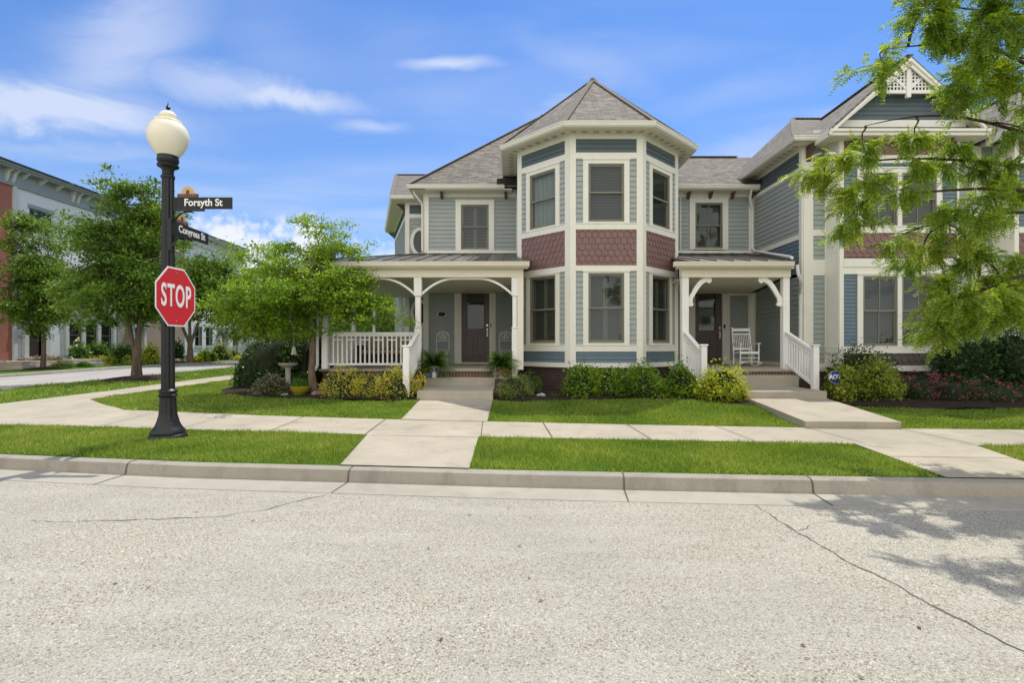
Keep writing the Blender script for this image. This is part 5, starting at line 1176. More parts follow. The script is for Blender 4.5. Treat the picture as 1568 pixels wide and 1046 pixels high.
# street name blades
def blade(name, label, txt, px0, px1, pyc, hpx, ang, fs, low):
    k = LY/800; a = Vector((X_(px0, LY), LY, Z_(pyc, LY)))
    M0 = Matrix.Translation(a) @ Matrix.Rotation(ang, 4, 'Z') @ Matrix.Rotation(R(90), 4, 'X'); L = (px1-px0)*k/math.cos(ang) if ang > -1 else 1
    if name == 'f': L = .86
    else: L = .88
    h = hpx*k
    T_ = thing('street_name_sign', label, 'street sign', a)
    panel('blade', [(.0, -h/2), (L, -h/2), (L, h/2), (0, h/2)], -.012, .012, 'signblack', T_, M0)
    panel('holder', [(-.09, -h/2-.035), (L*.50, -h/2-.035), (L*.50, -h/2-.001), (.0, -h/2), (0, h/2), (-.09, h/2)], -.016, .016, 'black', T_, M0)
    text_mesh('lettering', txt, fs, 'signwhite', T_, M0 @ Matrix.Translation((L*.49, .004, .0135)) @ Matrix.Diagonal((.92, 1, 1, 1)), bold=.0030)
    # emblem on top: gold half disc over a plum bar with a small lantern
    em = panel('emblem', [(.02, h/2), (.34, h/2), (.34, h/2+.055), (.02, h/2+.055)], -.008, .008, 'plum', T_, M0)
    pts = [(.18+.105*math.cos(math.pi*i/20), h/2+.055+.115*math.sin(math.pi*i/20)) for i in range(21)]
    panel('emblem_disc', pts, -.007, .007, 'gold', em, M0)
    panel('emblem_lantern', [(.155, h/2+.056), (.205, h/2+.056), (.205, h/2+.10), (.18, h/2+.12), (.155, h/2+.10)], .007, .010, 'plum', em, M0)
    text_mesh('lettering', 'WESTCLAY', .052, 'mauvefl', em, M0 @ Matrix.Translation((.18, h/2+.028, .0095)), bold=.0008)
    # scroll bracket
    s = MB(); s.xf = M0
    s.tube([(-.10, -h/2-.22, 0), (-.06, -h/2-.20, 0), (.02, -h/2-.12, 0), (.06, -h/2-.075, 0), (.13, -h/2-.05, 0), (.22, -h/2-.045, 0), (.27, -h/2-.06, 0)], [.016, .016, .014, .014, .013, .012, .008], 8); s.box(-.11, -.085, -h/2-.27, h/2+.02, -.02, .02)
    s.tube([(-.1, -h/2-.1, 0), (-.05, -h/2-.06, 0), (.03, -h/2-.055, 0), (.07, -h/2-.09, 0)], .009, 6)
    s.build('bracket', 'black', T_, smooth=True)
    return T_
blade('f', 'black street name blade reading Forsyth St, upper of the two on the lamp post', 'Forsyth St', 270, 352, 311, 17.5, 0, .155, 0)
blade('c', 'angled black street name blade reading Congress St, lower of the two on the lamp post', 'Congress St', 267, 352, 348.5, 18.5, R(90), .155, 1)

# ------------------------------------------------------------ porch things
def rocking_chair():
    x, y, z = 6.62*1.0, 14.45, .995; x = X_(1142, 15.6); y = 15.6
    T_ = thing('rocking_chair', 'white slatted rocking chair on the small porch beside the brown door', 'rocking chair', (x, y, z))
    def B(name): 
        return MB()
    w = .27
    for s_ in (-1, 1):
        m = MB(); P = [(x+s_*w, y-.40+.8*t, z+.02+.10*(2*t-1)**2) for t in [i/10 for i in range(11)]]
        for a, b in zip(P, P[1:]): m.bar(a, b, .035, .04)
        m.build('rocker', 'white', T_)
        m = MB(); m.tube([(x+s_*w, y-.24, z+.05), (x+s_*w, y-.25, z+.66)], .02, 8); m.build('leg', 'white', T_, smooth=True)
        m = MB(); m.tube([(x+s_*w, y+.22, z+.05), (x+s_*w, y+.22, z+.42), (x+s_*w*.98, y+.36, z+1.18)], [.021, .022, .018], 8); m.build('back_post', 'white', T_, smooth=True)
        m = MB(); m.box(x+s_*w-.045, x+s_*w+.045, y-.30, y+.27, z+.66, z+.69); m.build('armrest', 'white', T_, bevel=.008)
    m = MB()
    for i in range(9): yy = y-.25+i*.057; m.box(x-w-.02, x+w+.02, yy, yy+.045, z+.42-i*.006, z+.44-i*.006)
    m.build('seat', 'white', T_)
    m = MB(); yb = lambda h: y+.22+.14*(h-.42)/.76
    m.bar((x-w, yb(1.12), z+1.10), (x+w, yb(1.12), z+1.10), .025, .09, (0, 0, 1)); m.bar((x-w, yb(.95), z+.97), (x+w, yb(.95), z+.97), .02, .035); m.bar((x-w, yb(.55), z+.52), (x+w, yb(.55), z+.52), .022, .06)
    for i in range(9): u = -w+.055+i*(2*w-.11)/8; m.tube([(x+u, yb(.55), z+.54), (x+u, yb(.95)+.01, z+.98)], .010, 6)
    m.build('backrest', 'white', T_)
    m = MB()
    for h in (.14, .26): m.tube([(x-w, y-.24, z+h), (x+w, y-.24, z+h)], .011, 6)
    m.tube([(x-w, y+.22, z+.2), (x+w, y+.22, z+.2)], .011, 6); m.build('stretcher', 'white', T_)
    m = MB(); m.bar((x-w, y-.25, z+.40), (x+w, y-.25, z+.40), .03, .05); m.build('seat_rail', 'white', T_)
    return T_
rocking_chair()
def garden_chair(px, label):
    y = 17.1; x = X_(px, y); z = .995; T_ = thing('garden_chair', label, 'garden chair', (x, y, z), 'white iron chairs by the front door')
    def scroll(cx, cz, r, turns, s_, r0=.2):
        return [(cx+s_*r*(1-t*.75)*math.cos(t*turns*6.283), y+.2, cz+r*(1-t*.75)*math.sin(t*turns*6.283)) for t in [i/18 for i in range(19)]]
    m = MB(); P = [(x-.20, y+.2, z+.45), (x-.21, y+.2, z+.75), (x-.20, y+.2, z+.98), (x-.12, y+.2, z+1.07), (x, y+.2, z+1.09), (x+.12, y+.2, z+1.07), (x+.20, y+.2, z+.98), (x+.21, y+.2, z+.75), (x+.20, y+.2, z+.45)]
    m.tube(P, .013, 8); m.tube([(x-.21, y+.2, z+.78), (x+.21, y+.2, z+.78)], .011, 6)
    for s_ in (-1, 1):
        m.tube(scroll(x+s_*.09, z+.95, .085, 1.3, s_), .009, 6); m.tube(scroll(x+s_*.09, z+.86, .05, 1.1, -s_), .008, 6)
        m.tube([(x+s_*.02, y+.2, z+.78), (x+s_*.03, y+.2, z+.9), (x+s_*.0, y+.2, z+1.08)], .008, 6)
    m.build('backrest', 'trim', T_, smooth=True)
    m = MB(); m.lathe([(.21, -.012), (.22, 0), (.2, .012)], 20, (x, y, z+.46)); m.build('seat', 'trim', T_)
    for sx in (-1, 1):
        for sy in (-1, 1): MB().tube([(x+sx*.16, y+sy*.15, z+.46), (x+sx*.14, y+sy*.13, z+.25), (x+sx*.19, y+sy*.18, z)], .012, 6).build('leg', 'trim', T_, smooth=True)
garden_chair(677, 'white iron chair with scrolled back under the house plaque, left of the door')
garden_chair(774, 'white iron chair with scrolled back right of the door, behind the right fern')
# wicker sofa behind the railing
T_ = thing('porch_sofa', 'dark wicker sofa with tan cushions behind the porch railing', 'sofa', (-3.9, 16.3, .995))
m = MB(); m.box(-4.7, -2.95, 15.9, 16.7, 1.05, 1.35); m.box(-4.7, -2.95, 16.6, 16.75, 1.05, 1.85); m.build('frame', 'darkwood', T_, bevel=.02)
for x in (-4.76, -2.99): MB().box(x, x+.12, 15.85, 16.75, .995, 1.62).build('armrest', 'darkwood', T_, bevel=.02)
for x in (-4.62, -3.8): MB().box(x, x+.78, 15.9, 16.5, 1.36, 1.48).build('seat_cushion', 'cushion', T_, bevel=.03); MB().box(x+.02, x+.76, 16.44, 16.6, 1.49, 1.9).build('back_cushion', 'cushion', T_, bevel=.04)

# ------------------------------------------------------------ vegetation
def blobpts(n, c, r, rmin=.55, top=0):
    v = unit(rng.normal(size=(n, 3))); 
    if top is not None: v[:, 2] = np.where(v[:, 2] < -.15, -v[:, 2]*.4, v[:, 2])
    rad = rng.uniform(rmin**3, 1, size=(n, 1))**(1/3); return np.array(c)+v*rad*np.array(r), v
def lumpy(c, r, seed=0, amp=.12, n=20, zmin=-.1):
    m = MB(); rr = random.Random(seed); ph = [rr.uniform(0, 6) for _ in range(4)]; k = 18; vs = []; rows = 9
    for i in range(rows+1):
        el = -.25+(math.pi/2+.25)*i/rows
        for j in range(k):
            t = 2*math.pi*j/k; f = 1+amp*(math.sin(3*t+ph[0])*math.cos(2*el+ph[1])+.6*math.sin(5*t+ph[2]+3*el))
            vs.append((c[0]+r[0]*f*math.cos(t)*math.cos(el), c[1]+r[1]*f*math.sin(t)*math.cos(el), c[2]+r[2]*f*math.sin(el)))
    fs = [(i*k+j, i*k+(j+1) % k, (i+1)*k+(j+1) % k, (i+1)*k+j) for i in range(rows) for j in range(k)]
    return m.add(vs, fs)
def bush(name, label, lobes, mat, n, size, cat='shrub', group=None, flower=None, nf=0, fsize=.03, ftop=True, core=True, aspect=.55, flat=.3, rmin=.6, stems='bark', spike=0, corek=.62):
    """lobes: list of (x, y, zbase, rx, ry, h)"""
    x0, y0, z0 = lobes[0][:3]; T_ = thing(name, label, cat, (x0, y0, z0), group); A = []; O = []; tot = sum(l[3]*l[5] for l in lobes)
    for (x, y, z, rx, ry, h) in lobes:
        k = int(n*rx*h/tot); sub = max(5, int(rx*h*34)); cs, vv = blobpts(sub, (x, y, z+h*.12), (rx*.84, ry*.84, h*.74), .75)
        # clumps give an uneven outline
        kk = int(k*.62)//sub+1
        for c_, v_ in zip(cs, vv):
            q, w_ = blobpts(kk, c_, (rx*.30+.04, ry*.30+.04, h*.24+.03), .2, None); A.append(q); O.append(unit(w_+v_))
        q, w_ = blobpts(int(k*.38), (x, y, z+h*.10), (rx*.90, ry*.90, h*.84), rmin); A.append(q); O.append(w_)
        if spike:
            q, w_ = blobpts(int(k*spike), (x, y, z+h*.15), (rx*1.05, ry*1.05, h*.98), .9); A.append(q); O.append(w_)
    c = np.concatenate(A); o_ = np.concatenate(O); zmin = min(l[2] for l in lobes); ok = c[:, 2] > zmin+.01; c = c[ok]; o_ = o_[ok]
    o = fast_mesh('foliage', leaf_quads(c, size, aspect, flat, out=o_), None, mat, 4); adopt(o, T_)
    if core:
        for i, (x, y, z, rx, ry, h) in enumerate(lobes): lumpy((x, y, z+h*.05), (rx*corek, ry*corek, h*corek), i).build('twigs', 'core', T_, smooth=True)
    if flower:
        F_l = []
        for (x, y, z, rx, ry, h) in lobes:
            k = int(nf*rx*h/tot); q, v_ = blobpts(k, (x, y, z+h*.13), (rx*1.0, ry*1.0, h*.90), .9); 
            if ftop: q = q[v_[:, 2] > -.1]
            for p in q: F_l.append(p+rng.normal(size=(9, 3))*fsize*.55)
        if F_l:
            o = fast_mesh('blossoms', leaf_quads(np.concatenate(F_l), fsize*.7, .8, .6), None, flower, 4); adopt(o, T_); o['kind'] = 'stuff'
    return T_
def G(px, py_h, Y): return X_(px, Y)
def at(px, Y, dz=0): x = X_(px, Y); return x, Y, g(x, Y)+dz
def lobe(px, Y, wpx, top, ry=None, dz=0):
    x, y, z = at(px, Y, dz); r = wpx/2*Y/800; h = Z_(top, Y)-z; return (x, y, z, r, ry or r*.8, h)
# front beds, left to right
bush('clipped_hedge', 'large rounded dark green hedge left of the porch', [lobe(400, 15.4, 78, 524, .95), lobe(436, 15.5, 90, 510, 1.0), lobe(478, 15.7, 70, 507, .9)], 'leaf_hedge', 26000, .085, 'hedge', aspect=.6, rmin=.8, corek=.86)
bush('variegated_shrub', 'low shrub with pale variegated leaves beside the birdbath', [lobe(415, 13.2, 66, 568, .45)], 'leaf_vary', 2600, .05)
bush('spirea_bush', 'golden spirea mound with pink flowers left of the steps, largest of the golden mounds', [lobe(530, 12.7, 92, 558, .6), lobe(572, 12.55, 76, 566, .5), lobe(611, 12.45, 84, 558, .55)], 'leaf_spirea', 15000, .038, flower='pink', nf=150, fsize=.03)
bush('green_shrub', 'small green shrub peeking between the birdbath and the tree trunk', [lobe(463, 14.3, 44, 566, .3), ], 'leaf_green', 1300, .045)
bush('low_shrub', 'leafy green perennials along the porch base behind the golden spirea', [lobe(545, 13.5, 50, 560, .2), lobe(590, 13.5, 40, 562, .2)], 'leaf_green', 1600, .06)
bush('round_spirea', 'round olive green spirea mound with faint pink flowers right of the steps', [lobe(788, 12.45, 68, 568, .5)], 'leaf_olive', 6500, .028, flower='mauvefl', nf=90, fsize=.024)
bush('small_shrub', 'small upright green shrub against the brick turret base behind the round spirea', [lobe(812, 13.3, 36, 563, .25)], 'leaf_green', 1500, .04)
bush('green_shrub', 'long bright green shrub below the middle turret window', [lobe(890, 12.8, 70, 551, .55), lobe(935, 12.75, 70, 556, .5), lobe(985, 12.65, 74, 551, .55)], 'leaf_bright', 9000, .062, spike=.05)
bush('green_shrub', 'leafy yellow tipped shrub below the right turret face', [lobe(1042, 12.6, 58, 547, .45)], 'leaf_bright', 2600, .065, spike=.05)
bush('yellow_shrub', 'bright yellow green shrub left of the small porch steps', [lobe(1108, 12.05, 90, 553, .5)], 'leaf_yellow', 4200, .062, spike=.05)
bush('dark_shrub', 'dusky green shrub behind the rounded yellow green one, under the paired windows', [lobe(1322, 13.4, 116, 520, .6)], 'leaf_dark', 7000, .05, spike=.03)
bush('yellow_green_shrub', 'rounded yellow green shrub right of the small porch steps', [lobe(1295, 12.2, 66, 556, .55), lobe(1340, 12.15, 84, 548, .55)], 'leaf_gold_olive', 7500, .065, spike=.05)
bush('pink_flowering_shrub', 'low spreading shrub covered in deep pink flowers under the tree', [lobe(1405, 12.4, 80, 566, .6), lobe(1452, 12.2, 84, 572, .6), lobe(1505, 12.1, 94, 580, .6), lobe(1562, 12.3, 80, 586, .6)], 'leaf_dark', 10500, .035, flower='magenta', nf=400, fsize=.042)
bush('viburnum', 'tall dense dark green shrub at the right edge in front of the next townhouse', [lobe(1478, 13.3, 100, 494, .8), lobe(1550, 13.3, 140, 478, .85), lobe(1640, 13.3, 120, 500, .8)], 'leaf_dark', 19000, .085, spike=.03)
def tuft(name, label, px, Y, hpx, n, mat='leaf_bright', size=.16, cat='plant', w=.022, fl=None):
    x, y, z = at(px, Y, .02); T_ = thing(name, label, cat, (x, y, z)); V = []
    for i in range(n):
        t = rng.uniform(0, 6.283); L = size*rng.uniform(.7, 1.3); u = np.array([math.cos(t), math.sin(t), 0]); s_ = np.array([-math.sin(t), math.cos(t), 0])*w*rng.uniform(.7, 1.2); b = np.array([x, y, z])+u*.02
        el = rng.uniform(.4, 1.2); p1 = b+u*L*.5*math.cos(el)+np.array([0, 0, L*.5*math.sin(el)]); p2 = b+u*L*(.5*math.cos(el)+.42)+np.array([0, 0, L*.30*math.sin(el)])
        V += [b, p1-s_, p2, p1+s_]
    o = fast_mesh('foliage', np.array(V), None, mat, 4); adopt(o, T_)
    if fl:
        q = np.array([x, y, z+size*.75])+rng.normal(size=(40, 3))*np.array([size*.5, size*.5, .03]); adopt(fast_mesh('blossoms', leaf_quads(np.repeat(q, 4, 0)+rng.normal(size=(160, 3))*.012, .04, .8, .5), None, fl, 4), T_)
    return T_
tuft('hosta', 'small pale hosta in the mulch in front of the birdbath', 426, 12.9, 0, 26, 'leaf_bright')
tuft('hosta', 'small pale hosta below the yellow bowl planter', 455, 12.7, 0, 28, 'leaf_bright')
tuft('hosta', 'pale hosta clump in the mulch between the turret shrubs', 1017, 12.25, 0, 34, 'leaf_yellow', .2)
tuft('hosta', 'dark little plant in the mulch near the pale stone', 848, 12.6, 0, 18, 'leaf_green', .13)
def rock(px, Y, r, label, mat='rock'):
    x, y, z = at(px, Y, .03); m = lumpy((x, y, z), (r, r*.7, r*.6), int(px), .2); o = m.build('rock', mat, None, smooth=False); tag(o, label, 'rock')
rock(829, 12.55, .11, 'pale stone lying in the mulch under the turret'); rock(1010, 12.4, .06, 'small pale stone beside the hosta clump under the turret'); rock(395, 13.0, .12, 'flat grey stone at the left end of the mulch bed', 'rockdark'); rock(436, 12.75, .09, 'grey stone between the two small hostas', 'rockdark'); rock(484, 12.95, .13, 'rough stone at the foot of the porch tree', 'rockdark')
# birdbath
x, y, z = at(441, 13.5); T_ = thing('birdbath', 'stone birdbath on a pedestal at the edge of the hedge', 'birdbath', (x, y, z)); zt = Z_(556, 13.5)-z
MB().lathe([(.17, 0), (.17, .04), (.10, .08), (.07, .15), (.065, zt-.16), (.10, zt-.10)], 20, (x, y, z)).build('pedestal', 'stonegrey', T_, smooth=True)
MB().lathe([(.08, zt-.11), (.20, zt-.07), (.235, zt-.02), (.24, zt), (.215, zt), (.15, zt-.04), (.01, zt-.05)], 28, (x, y, z)).build('basin', 'stonegrey', T_, smooth=True)
# yellow bowl with plant
x, y, z = at(460, 13.1, .02); T_ = thing('bowl_planter', 'wide glazed yellow bowl planter with green plants at the foot of the tree', 'planter', (x, y, z))
MB().lathe([(.12, 0), (.18, .05), (.235, .14), (.255, .20), (.24, .205), (.22, .18), (.01, .17)], 28, (x, y, z)).build('bowl', 'yellowpot', T_, smooth=True)
q, w_ = blobpts(600, (x, y, z+.2), (.22, .22, .22), .3); adopt(fast_mesh('foliage', leaf_quads(q, .05, .4, .2), None, 'leaf_green', 4), T_)
# ferns
def fern(name, label, x, y, z, rad, h, pot, nfr=230):
    T_ = thing(name, label, 'potted fern', (x, y, z)); V = []
    MB().lathe([(.10, 0), (.125, .05), (.135, .15), (.125, .2), (.11, .2), (.01, .18)], 22, (x, y, z)).build('pot', pot, T_, smooth=True)
    for i in range(nfr):
        t = rng.uniform(0, 6.283); L = rad*rng.uniform(.65, 1.1); el = rng.uniform(-.05, 1.4)**1.0; u = np.array([math.cos(t), math.sin(t), 0]); s_ = np.array([-math.sin(t), math.cos(t), 0])
        p0 = np.array([x, y, z+h*.34])+u*.03
        for k in range(18):
            q = (k+1)/18; c_ = p0+u*L*(math.cos(el)*q*.8+.28*q*q)+np.array([0, 0, L*(1.55*math.sin(el)*q-.78*q*q)]); wd = .075*math.sin(math.pi*min(1, q*.9+.12))*rng.uniform(.85, 1.1)
            for sg in (-1, 1):
                e = c_+s_*sg*wd+u*.02+np.array([0, 0, -.012]); V += [c_-u*.012, (c_+e)/2-u*.018, e, (c_+e)/2+u*.018]
    adopt(fast_mesh('fronds', np.array(V), None, 'leaf_fern', 4), T_); return T_
fern('potted_fern', 'large arching fern in a glazed pot left of the front steps', X_(664, 13.75), 13.75, .775, .56, .98, 'blueceramic'); fern('potted_fern', 'large arching fern in a pot right of the front steps by the post', X_(768, 13.75), 13.75, .775, .50, .92, 'stonegrey')
def pot_flowers(label, px, Y, z, fl, potmat, r=.09, n=40, up=.2):
    x = X_(px, Y); T_ = thing('flower_pot', label, 'flower pot', (x, Y, z)); MB().lathe([(r*.7, 0), (r, .1), (r*1.05, .14), (r*.9, .14), (.01, .12)], 18, (x, Y, z)).build('pot', potmat, T_, smooth=True)
    q, _ = blobpts(350, (x, Y, z+.14), (r*1.3, r*1.2, up), .2); adopt(fast_mesh('foliage', leaf_quads(q, .035, .4, .2), None, 'leaf_green', 4), T_)
    q, _ = blobpts(n, (x, Y, z+.16), (r*1.4, r*1.3, up), .85); adopt(fast_mesh('blossoms', leaf_quads(np.repeat(q, 8, 0)+rng.normal(size=(n*8, 3))*.012, .032, .8, .5), None, fl, 4), T_)
pot_flowers('pot of yellow flowers beside the stair newel, left of the steps', 644, 12.95, .56, 'yellowfl', 'plaque')
pot_flowers('blue pot of dark orange flowers under the left fern', 654, 13.66, .775, 'orange', 'blueceramic', .10, 12)
pot_flowers('pot of orange flowers in front of the right fern', 770, 13.72, .775, 'orange', 'plaque', .09, 40, .26)
pot_flowers('pot of yellow flowers on the right end of the steps', 767, 13.64, .70, 'yellowfl', 'stonegrey', .08, 30, .12)
x = X_(664.5, 13.66); T_ = MB().lathe([(.055, 0), (.062, .05), (.06, .12), (.035, .18), (.022, .22), (.026, .25), (.03, .262), (.012, .265)], 18, (x, 13.66, .775)).build('vase', 'white', None, smooth=True); tag(T_, 'small white bottle-shaped ornament between the blue pot and the brick riser', 'ornament')
x = X_(759, 13.66); T_ = thing('goose_figure', 'small grey stone goose ornament beside the right fern', 'ornament', (x, 13.66, .775))
m = lumpy((x, 13.66, .86), (.075, .10, .085), 4, .03); m.tube([(x, 13.60, .92), (x, 13.58, .98), (x, 13.56, 1.03)], [.04, .028, .026], 10); m.tube([(x, 13.57, 1.035), (x, 13.50, 1.025)], [.028, .008], 8); m.lathe([(.05, 0), (.05, .02), (.02, .06)], 14, (x, 13.64, .775)); m.build('body', 'stonegrey', T_, smooth=True)
# yard sign
x, y = 7.48, 12.1; z = g(x, y); T_ = thing('yard_sign', 'navy octagonal ADT yard sign on a thin stake by the right newel', 'yard sign', (x, y, z)); zc = Z_(577.5, y)
Mx = Matrix.Translation((x, y, zc)) @ Matrix.Rotation(R(90), 4, 'X')
panel('border', ngon(.139), -.004, .004, 'signwhite', T_, Mx); panel('face', ngon(.135), .004, .006, 'adt', T_, Mx); text_mesh('lettering', 'ADT', .14, 'signwhite', T_, Mx @ Matrix.Translation((0, 0, .008)), bold=.005)
MB().box(x-.008, x+.008, y-.002+.01, y+.012, z-.1, zc-.1).build('stake', 'chrome', T_)

# ------------------------------------------------------------ trees
def limb(m, p0, p1, r0, r1, bend=.12, n=6, seed=None):
    p0 = Vector(p0); p1 = Vector(p1); L = (p1-p0).length; o = Vector((rng.normal(), rng.normal(), rng.normal()*.4))*L*bend
    pts = [p0.lerp(p1, t)+o*math.sin(math.pi*t)+Vector((0, 0, L*.08*math.sin(math.pi*t))) for t in [i/n for i in range(n+1)]]
    m.tube(pts, [r0+(r1-r0)*(i/n)**.8 for i in range(n+1)], 6 if r0 < .03 else 9); return pts
def tree(name, label, base, stems, crown, ncl, per, lsize, mat, bark, tr=.12, clr=.38, group=None, cat='tree', flat=.25, vary=.5, fork=None, zflat=.6, hollow=.35, lob=0):
    """stems: trunk polylines (relative); crown: list of (cx,cy,cz,rx,ry,rz) absolute"""
    T_ = thing(name, label, cat, base, group); B_ = Vector(base); tm = MB(); tops = []
    for k, st_ in enumerate(stems):
        P = [B_+Vector(p) for p in st_]; n = len(P); tm.tube(P, [tr*(1-.62*(i/(n-1)))*(1.35 if i == 0 else 1) for i in range(n)], 10); tops.append(P)
    vol = [c[3]*c[4]*c[5] for c in crown]; cen = []
    for c, v in zip(crown, vol):
        k = max(4, int(ncl*v/sum(vol))); d_ = unit(rng.normal(size=(k, 3))); rad = rng.uniform(hollow, 1, size=(k, 1))**(.5); cen.append(np.array(c[:3])+d_*rad*np.array(c[3:])*(1-.10*rng.random((k, 1))))
    if lob:
        cen = []
        for c, v in zip(crown, vol):
            nl_ = max(3, int(lob*v/sum(vol))); d_ = unit(rng.normal(size=(nl_, 3))); L0 = np.array(c[:3])+d_*rng.uniform(.35, 1, size=(nl_, 1))*np.array(c[3:])*.88; rr = clr*1.25
            k = max(2, int(ncl/lob)); 
            for q in L0: cen.append(q+rng.normal(size=(k, 3))*np.array([rr*.75, rr*.75, rr*.38]))
        cen = [np.concatenate(cen)]
    cen = np.concatenate(cen)
    bm_ = MB()
    for c in cen[:: max(1, len(cen)//90)]:
        P = tops[int(rng.integers(len(tops)))]; q = P[-1] if rng.random() < .5 else P[-2].lerp(P[-1], rng.random()); 
        if q.z > c[2]-.1: q = P[-2] if len(P) > 1 else q
        limb(bm_, q, c, tr*.28, .008)
    tm.build('trunk', bark, T_, smooth=True); bm_.build('branches', bark, T_, smooth=True)
    A = []; O = []
    for c in cen:
        k = int(per*rng.uniform(1-vary, 1+vary)); r = clr*rng.uniform(.6, 1.25); q = rng.normal(size=(k, 3))*np.array([r*.5, r*.5, r*.5*zflat]); A.append(c+q); O.append(unit(q+1e-6))
    A = np.concatenate(A); o = fast_mesh('crown', leaf_quads(A, lsize, .5, flat, out=np.concatenate(O)), None, mat, 4); adopt(o, T_); return T_
# porch tree (layered)
bx, by, bz = at(480, 13.5)
def cr(px, py, Y, wpx, hpx, ry=None): k = Y/800; return (X_(px, Y), Y, Z_(py, Y), wpx/2*k, ry or wpx/2*k*.8, hpx/2*k)
tree('layered_tree', 'layered small leaved tree in the mulch bed in front of the porch corner', (bx, by, bz-.03), [[(0, 0, 0), (-.05, 0, .6), (-.02, 0, 1.3), (.03, 0, 2.4), (.1, 0, 3.6)]],
     [cr(470, 462, 13.4, 290, 52), cr(400, 440, 13.6, 150, 50), cr(545, 470, 13.3, 120, 46, .8), cr(480, 425, 13.5, 210, 60), cr(490, 385, 13.5, 150, 60), cr(492, 350, 13.5, 64, 56, .5), cr(410, 380, 13.6, 70, 30, .6), cr(365, 470, 13.6, 90, 50, 1), cr(588, 470, 13.2, 64, 44, .5), cr(530, 445, 13.4, 110, 50, .8), cr(440, 495, 13.5, 180, 40, 1.2)], 900, 76, .068, 'leaf_bright', 'barktan', tr=.10, clr=.26, zflat=.5, lob=120)
# street trees across and along the side street
def S(px, Y, dz=0): x = X_(px, Y); return (x, Y, g(x, Y)+dz)
b = S(66, 28.3); tree('street_tree', 'young street tree with a single trunk in front of the brick townhouse', b, [[(0, 0, 0), (.05, 0, 1.5), (-.1, 0, 3), (0, 0, 5.6)]],
    [cr(62, 465, 28.3, 128, 110), cr(60, 420, 28.3, 112, 90), cr(50, 372, 28.3, 80, 70), cr(48, 345, 28.3, 44, 26), cr(25, 470, 28.3, 60, 70), cr(110, 470, 28.3, 50, 50)], 520, 62, .135, 'leaf_far', 'bark', tr=.105, clr=.42, zflat=.7, lob=62)
b = S(207, 20.4, .1); tree('street_tree', 'taller street tree with twin stems in a mulch ring beside the side street', b, [[(0, 0, 0), (-.02, 0, .9), (-.25, 0, 2.2), (-.7, .1, 4.4), (-.8, 0, 6)], [(.08, .1, 0), (.12, 0, 1.0), (.2, 0, 2.4), (.5, 0, 4.5), (.5, 0, 6.4)], [(.02, -.08, 0), (.03, 0, 1.2), (0, .3, 2.6), (-.1, .3, 5)]],
    [cr(190, 440, 20.4, 190, 130), cr(195, 370, 20.4, 170, 110), cr(200, 320, 20.4, 120, 60), cr(185, 295, 20.4, 60, 26), cr(225, 300, 20.4, 40, 26), cr(125, 370, 20.4, 60, 70), cr(235, 330, 20.4, 60, 70), cr(225, 470, 20.4, 110, 60), cr(130, 440, 20.4, 90, 60)], 760, 62, .115, 'leaf_far', 'bark', tr=.095, clr=.36, zflat=.7, lob=95)
b = S(290, 37.5); tree('street_tree', 'spreading street tree with a forked trunk, seen right of the stop sign', b, [[(0, 0, 0), (0, 0, 1.4), (-.8, 0, 3.3), (-1.6, 0, 5)], [(.1, 0, 0), (.1, 0, 1.4), (.7, 0, 3.0), (1.5, 0, 5)], [(0, 0, 0), (.05, 0, 1.4), (0, 0, 3.6), (0, 0, 6)]],
    [cr(300, 460, 37.5, 150, 90), cr(300, 420, 37.5, 130, 70), cr(330, 400, 37.5, 90, 50), cr(355, 450, 37.5, 70, 70), cr(262, 460, 37.5, 70, 80)], 420, 60, .18, 'leaf_far', 'bark', tr=.15, clr=.6, zflat=.7, lob=60)
b = S(410, 44); tree('street_tree', 'bright green tree behind the hedge, left of the porch tree', b, [[(0, 0, 0), (0, 0, 2), (0, 0, 6)]],
    [cr(400, 470, 40, 130, 110), cr(440, 480, 42, 130, 90), cr(360, 490, 40, 80, 70), cr(390, 430, 42, 90, 60)], 300, 70, .2, 'leaf_bright', 'bark', tr=.2, clr=1.0)
b = S(600, 42); tree('garden_tree', 'green tree seen through the left end of the porch', b, [[(0, 0, 0), (0, 0, 2), (0, 0, 5)]], [cr(580, 485, 40, 130, 80), cr(540, 480, 44, 130, 90), cr(610, 480, 38, 60, 60)], 220, 60, .2, 'leaf_far', 'bark', tr=.2, clr=1.0)
b = S(490, 60); tree('garden_tree', 'far tree behind the porch closing the view up the street', b, [[(0, 0, 0), (0, 0, 2), (0, 0, 6)]], [cr(480, 480, 60, 220, 100), cr(560, 490, 60, 160, 90), cr(400, 490, 60, 120, 80)], 220, 50, .35, 'leaf_far', 'bark', tr=.25, clr=1.8)
# planting across the side street
def fl_lobe(px, Y, wpx, toppy, ry=.6): return lobe(px, Y, wpx, toppy, ry)
bush('boxwood', 'row of dense green shrubs under the three ground floor windows', [fl_lobe(150, 35, 44, 519), fl_lobe(185, 36, 50, 522), fl_lobe(205, 36.5, 30, 521)], 'leaf_green', 5200, .12, group='shrubs across the side street')
bush('boxwood', 'round bright shrub just left of the lamp post across the side street', [fl_lobe(229, 35, 32, 522)], 'leaf_yellow', 2000, .11, group='shrubs across the side street')
bush('hydrangea', 'hydrangea with white flower heads beside the white brick wall', [fl_lobe(122, 32.5, 34, 522)], 'leaf_green', 1700, .13, flower='whitefl', nf=12, fsize=.16, group='shrubs across the side street')
bush('purple_shrub', 'low mauve flowering shrub behind the young street tree', [fl_lobe(62, 30.5, 56, 544, .5), fl_lobe(88, 30.8, 28, 542, .5)], 'leaf_vary', 2000, .09, flower='mauvefl', nf=130, fsize=.08)
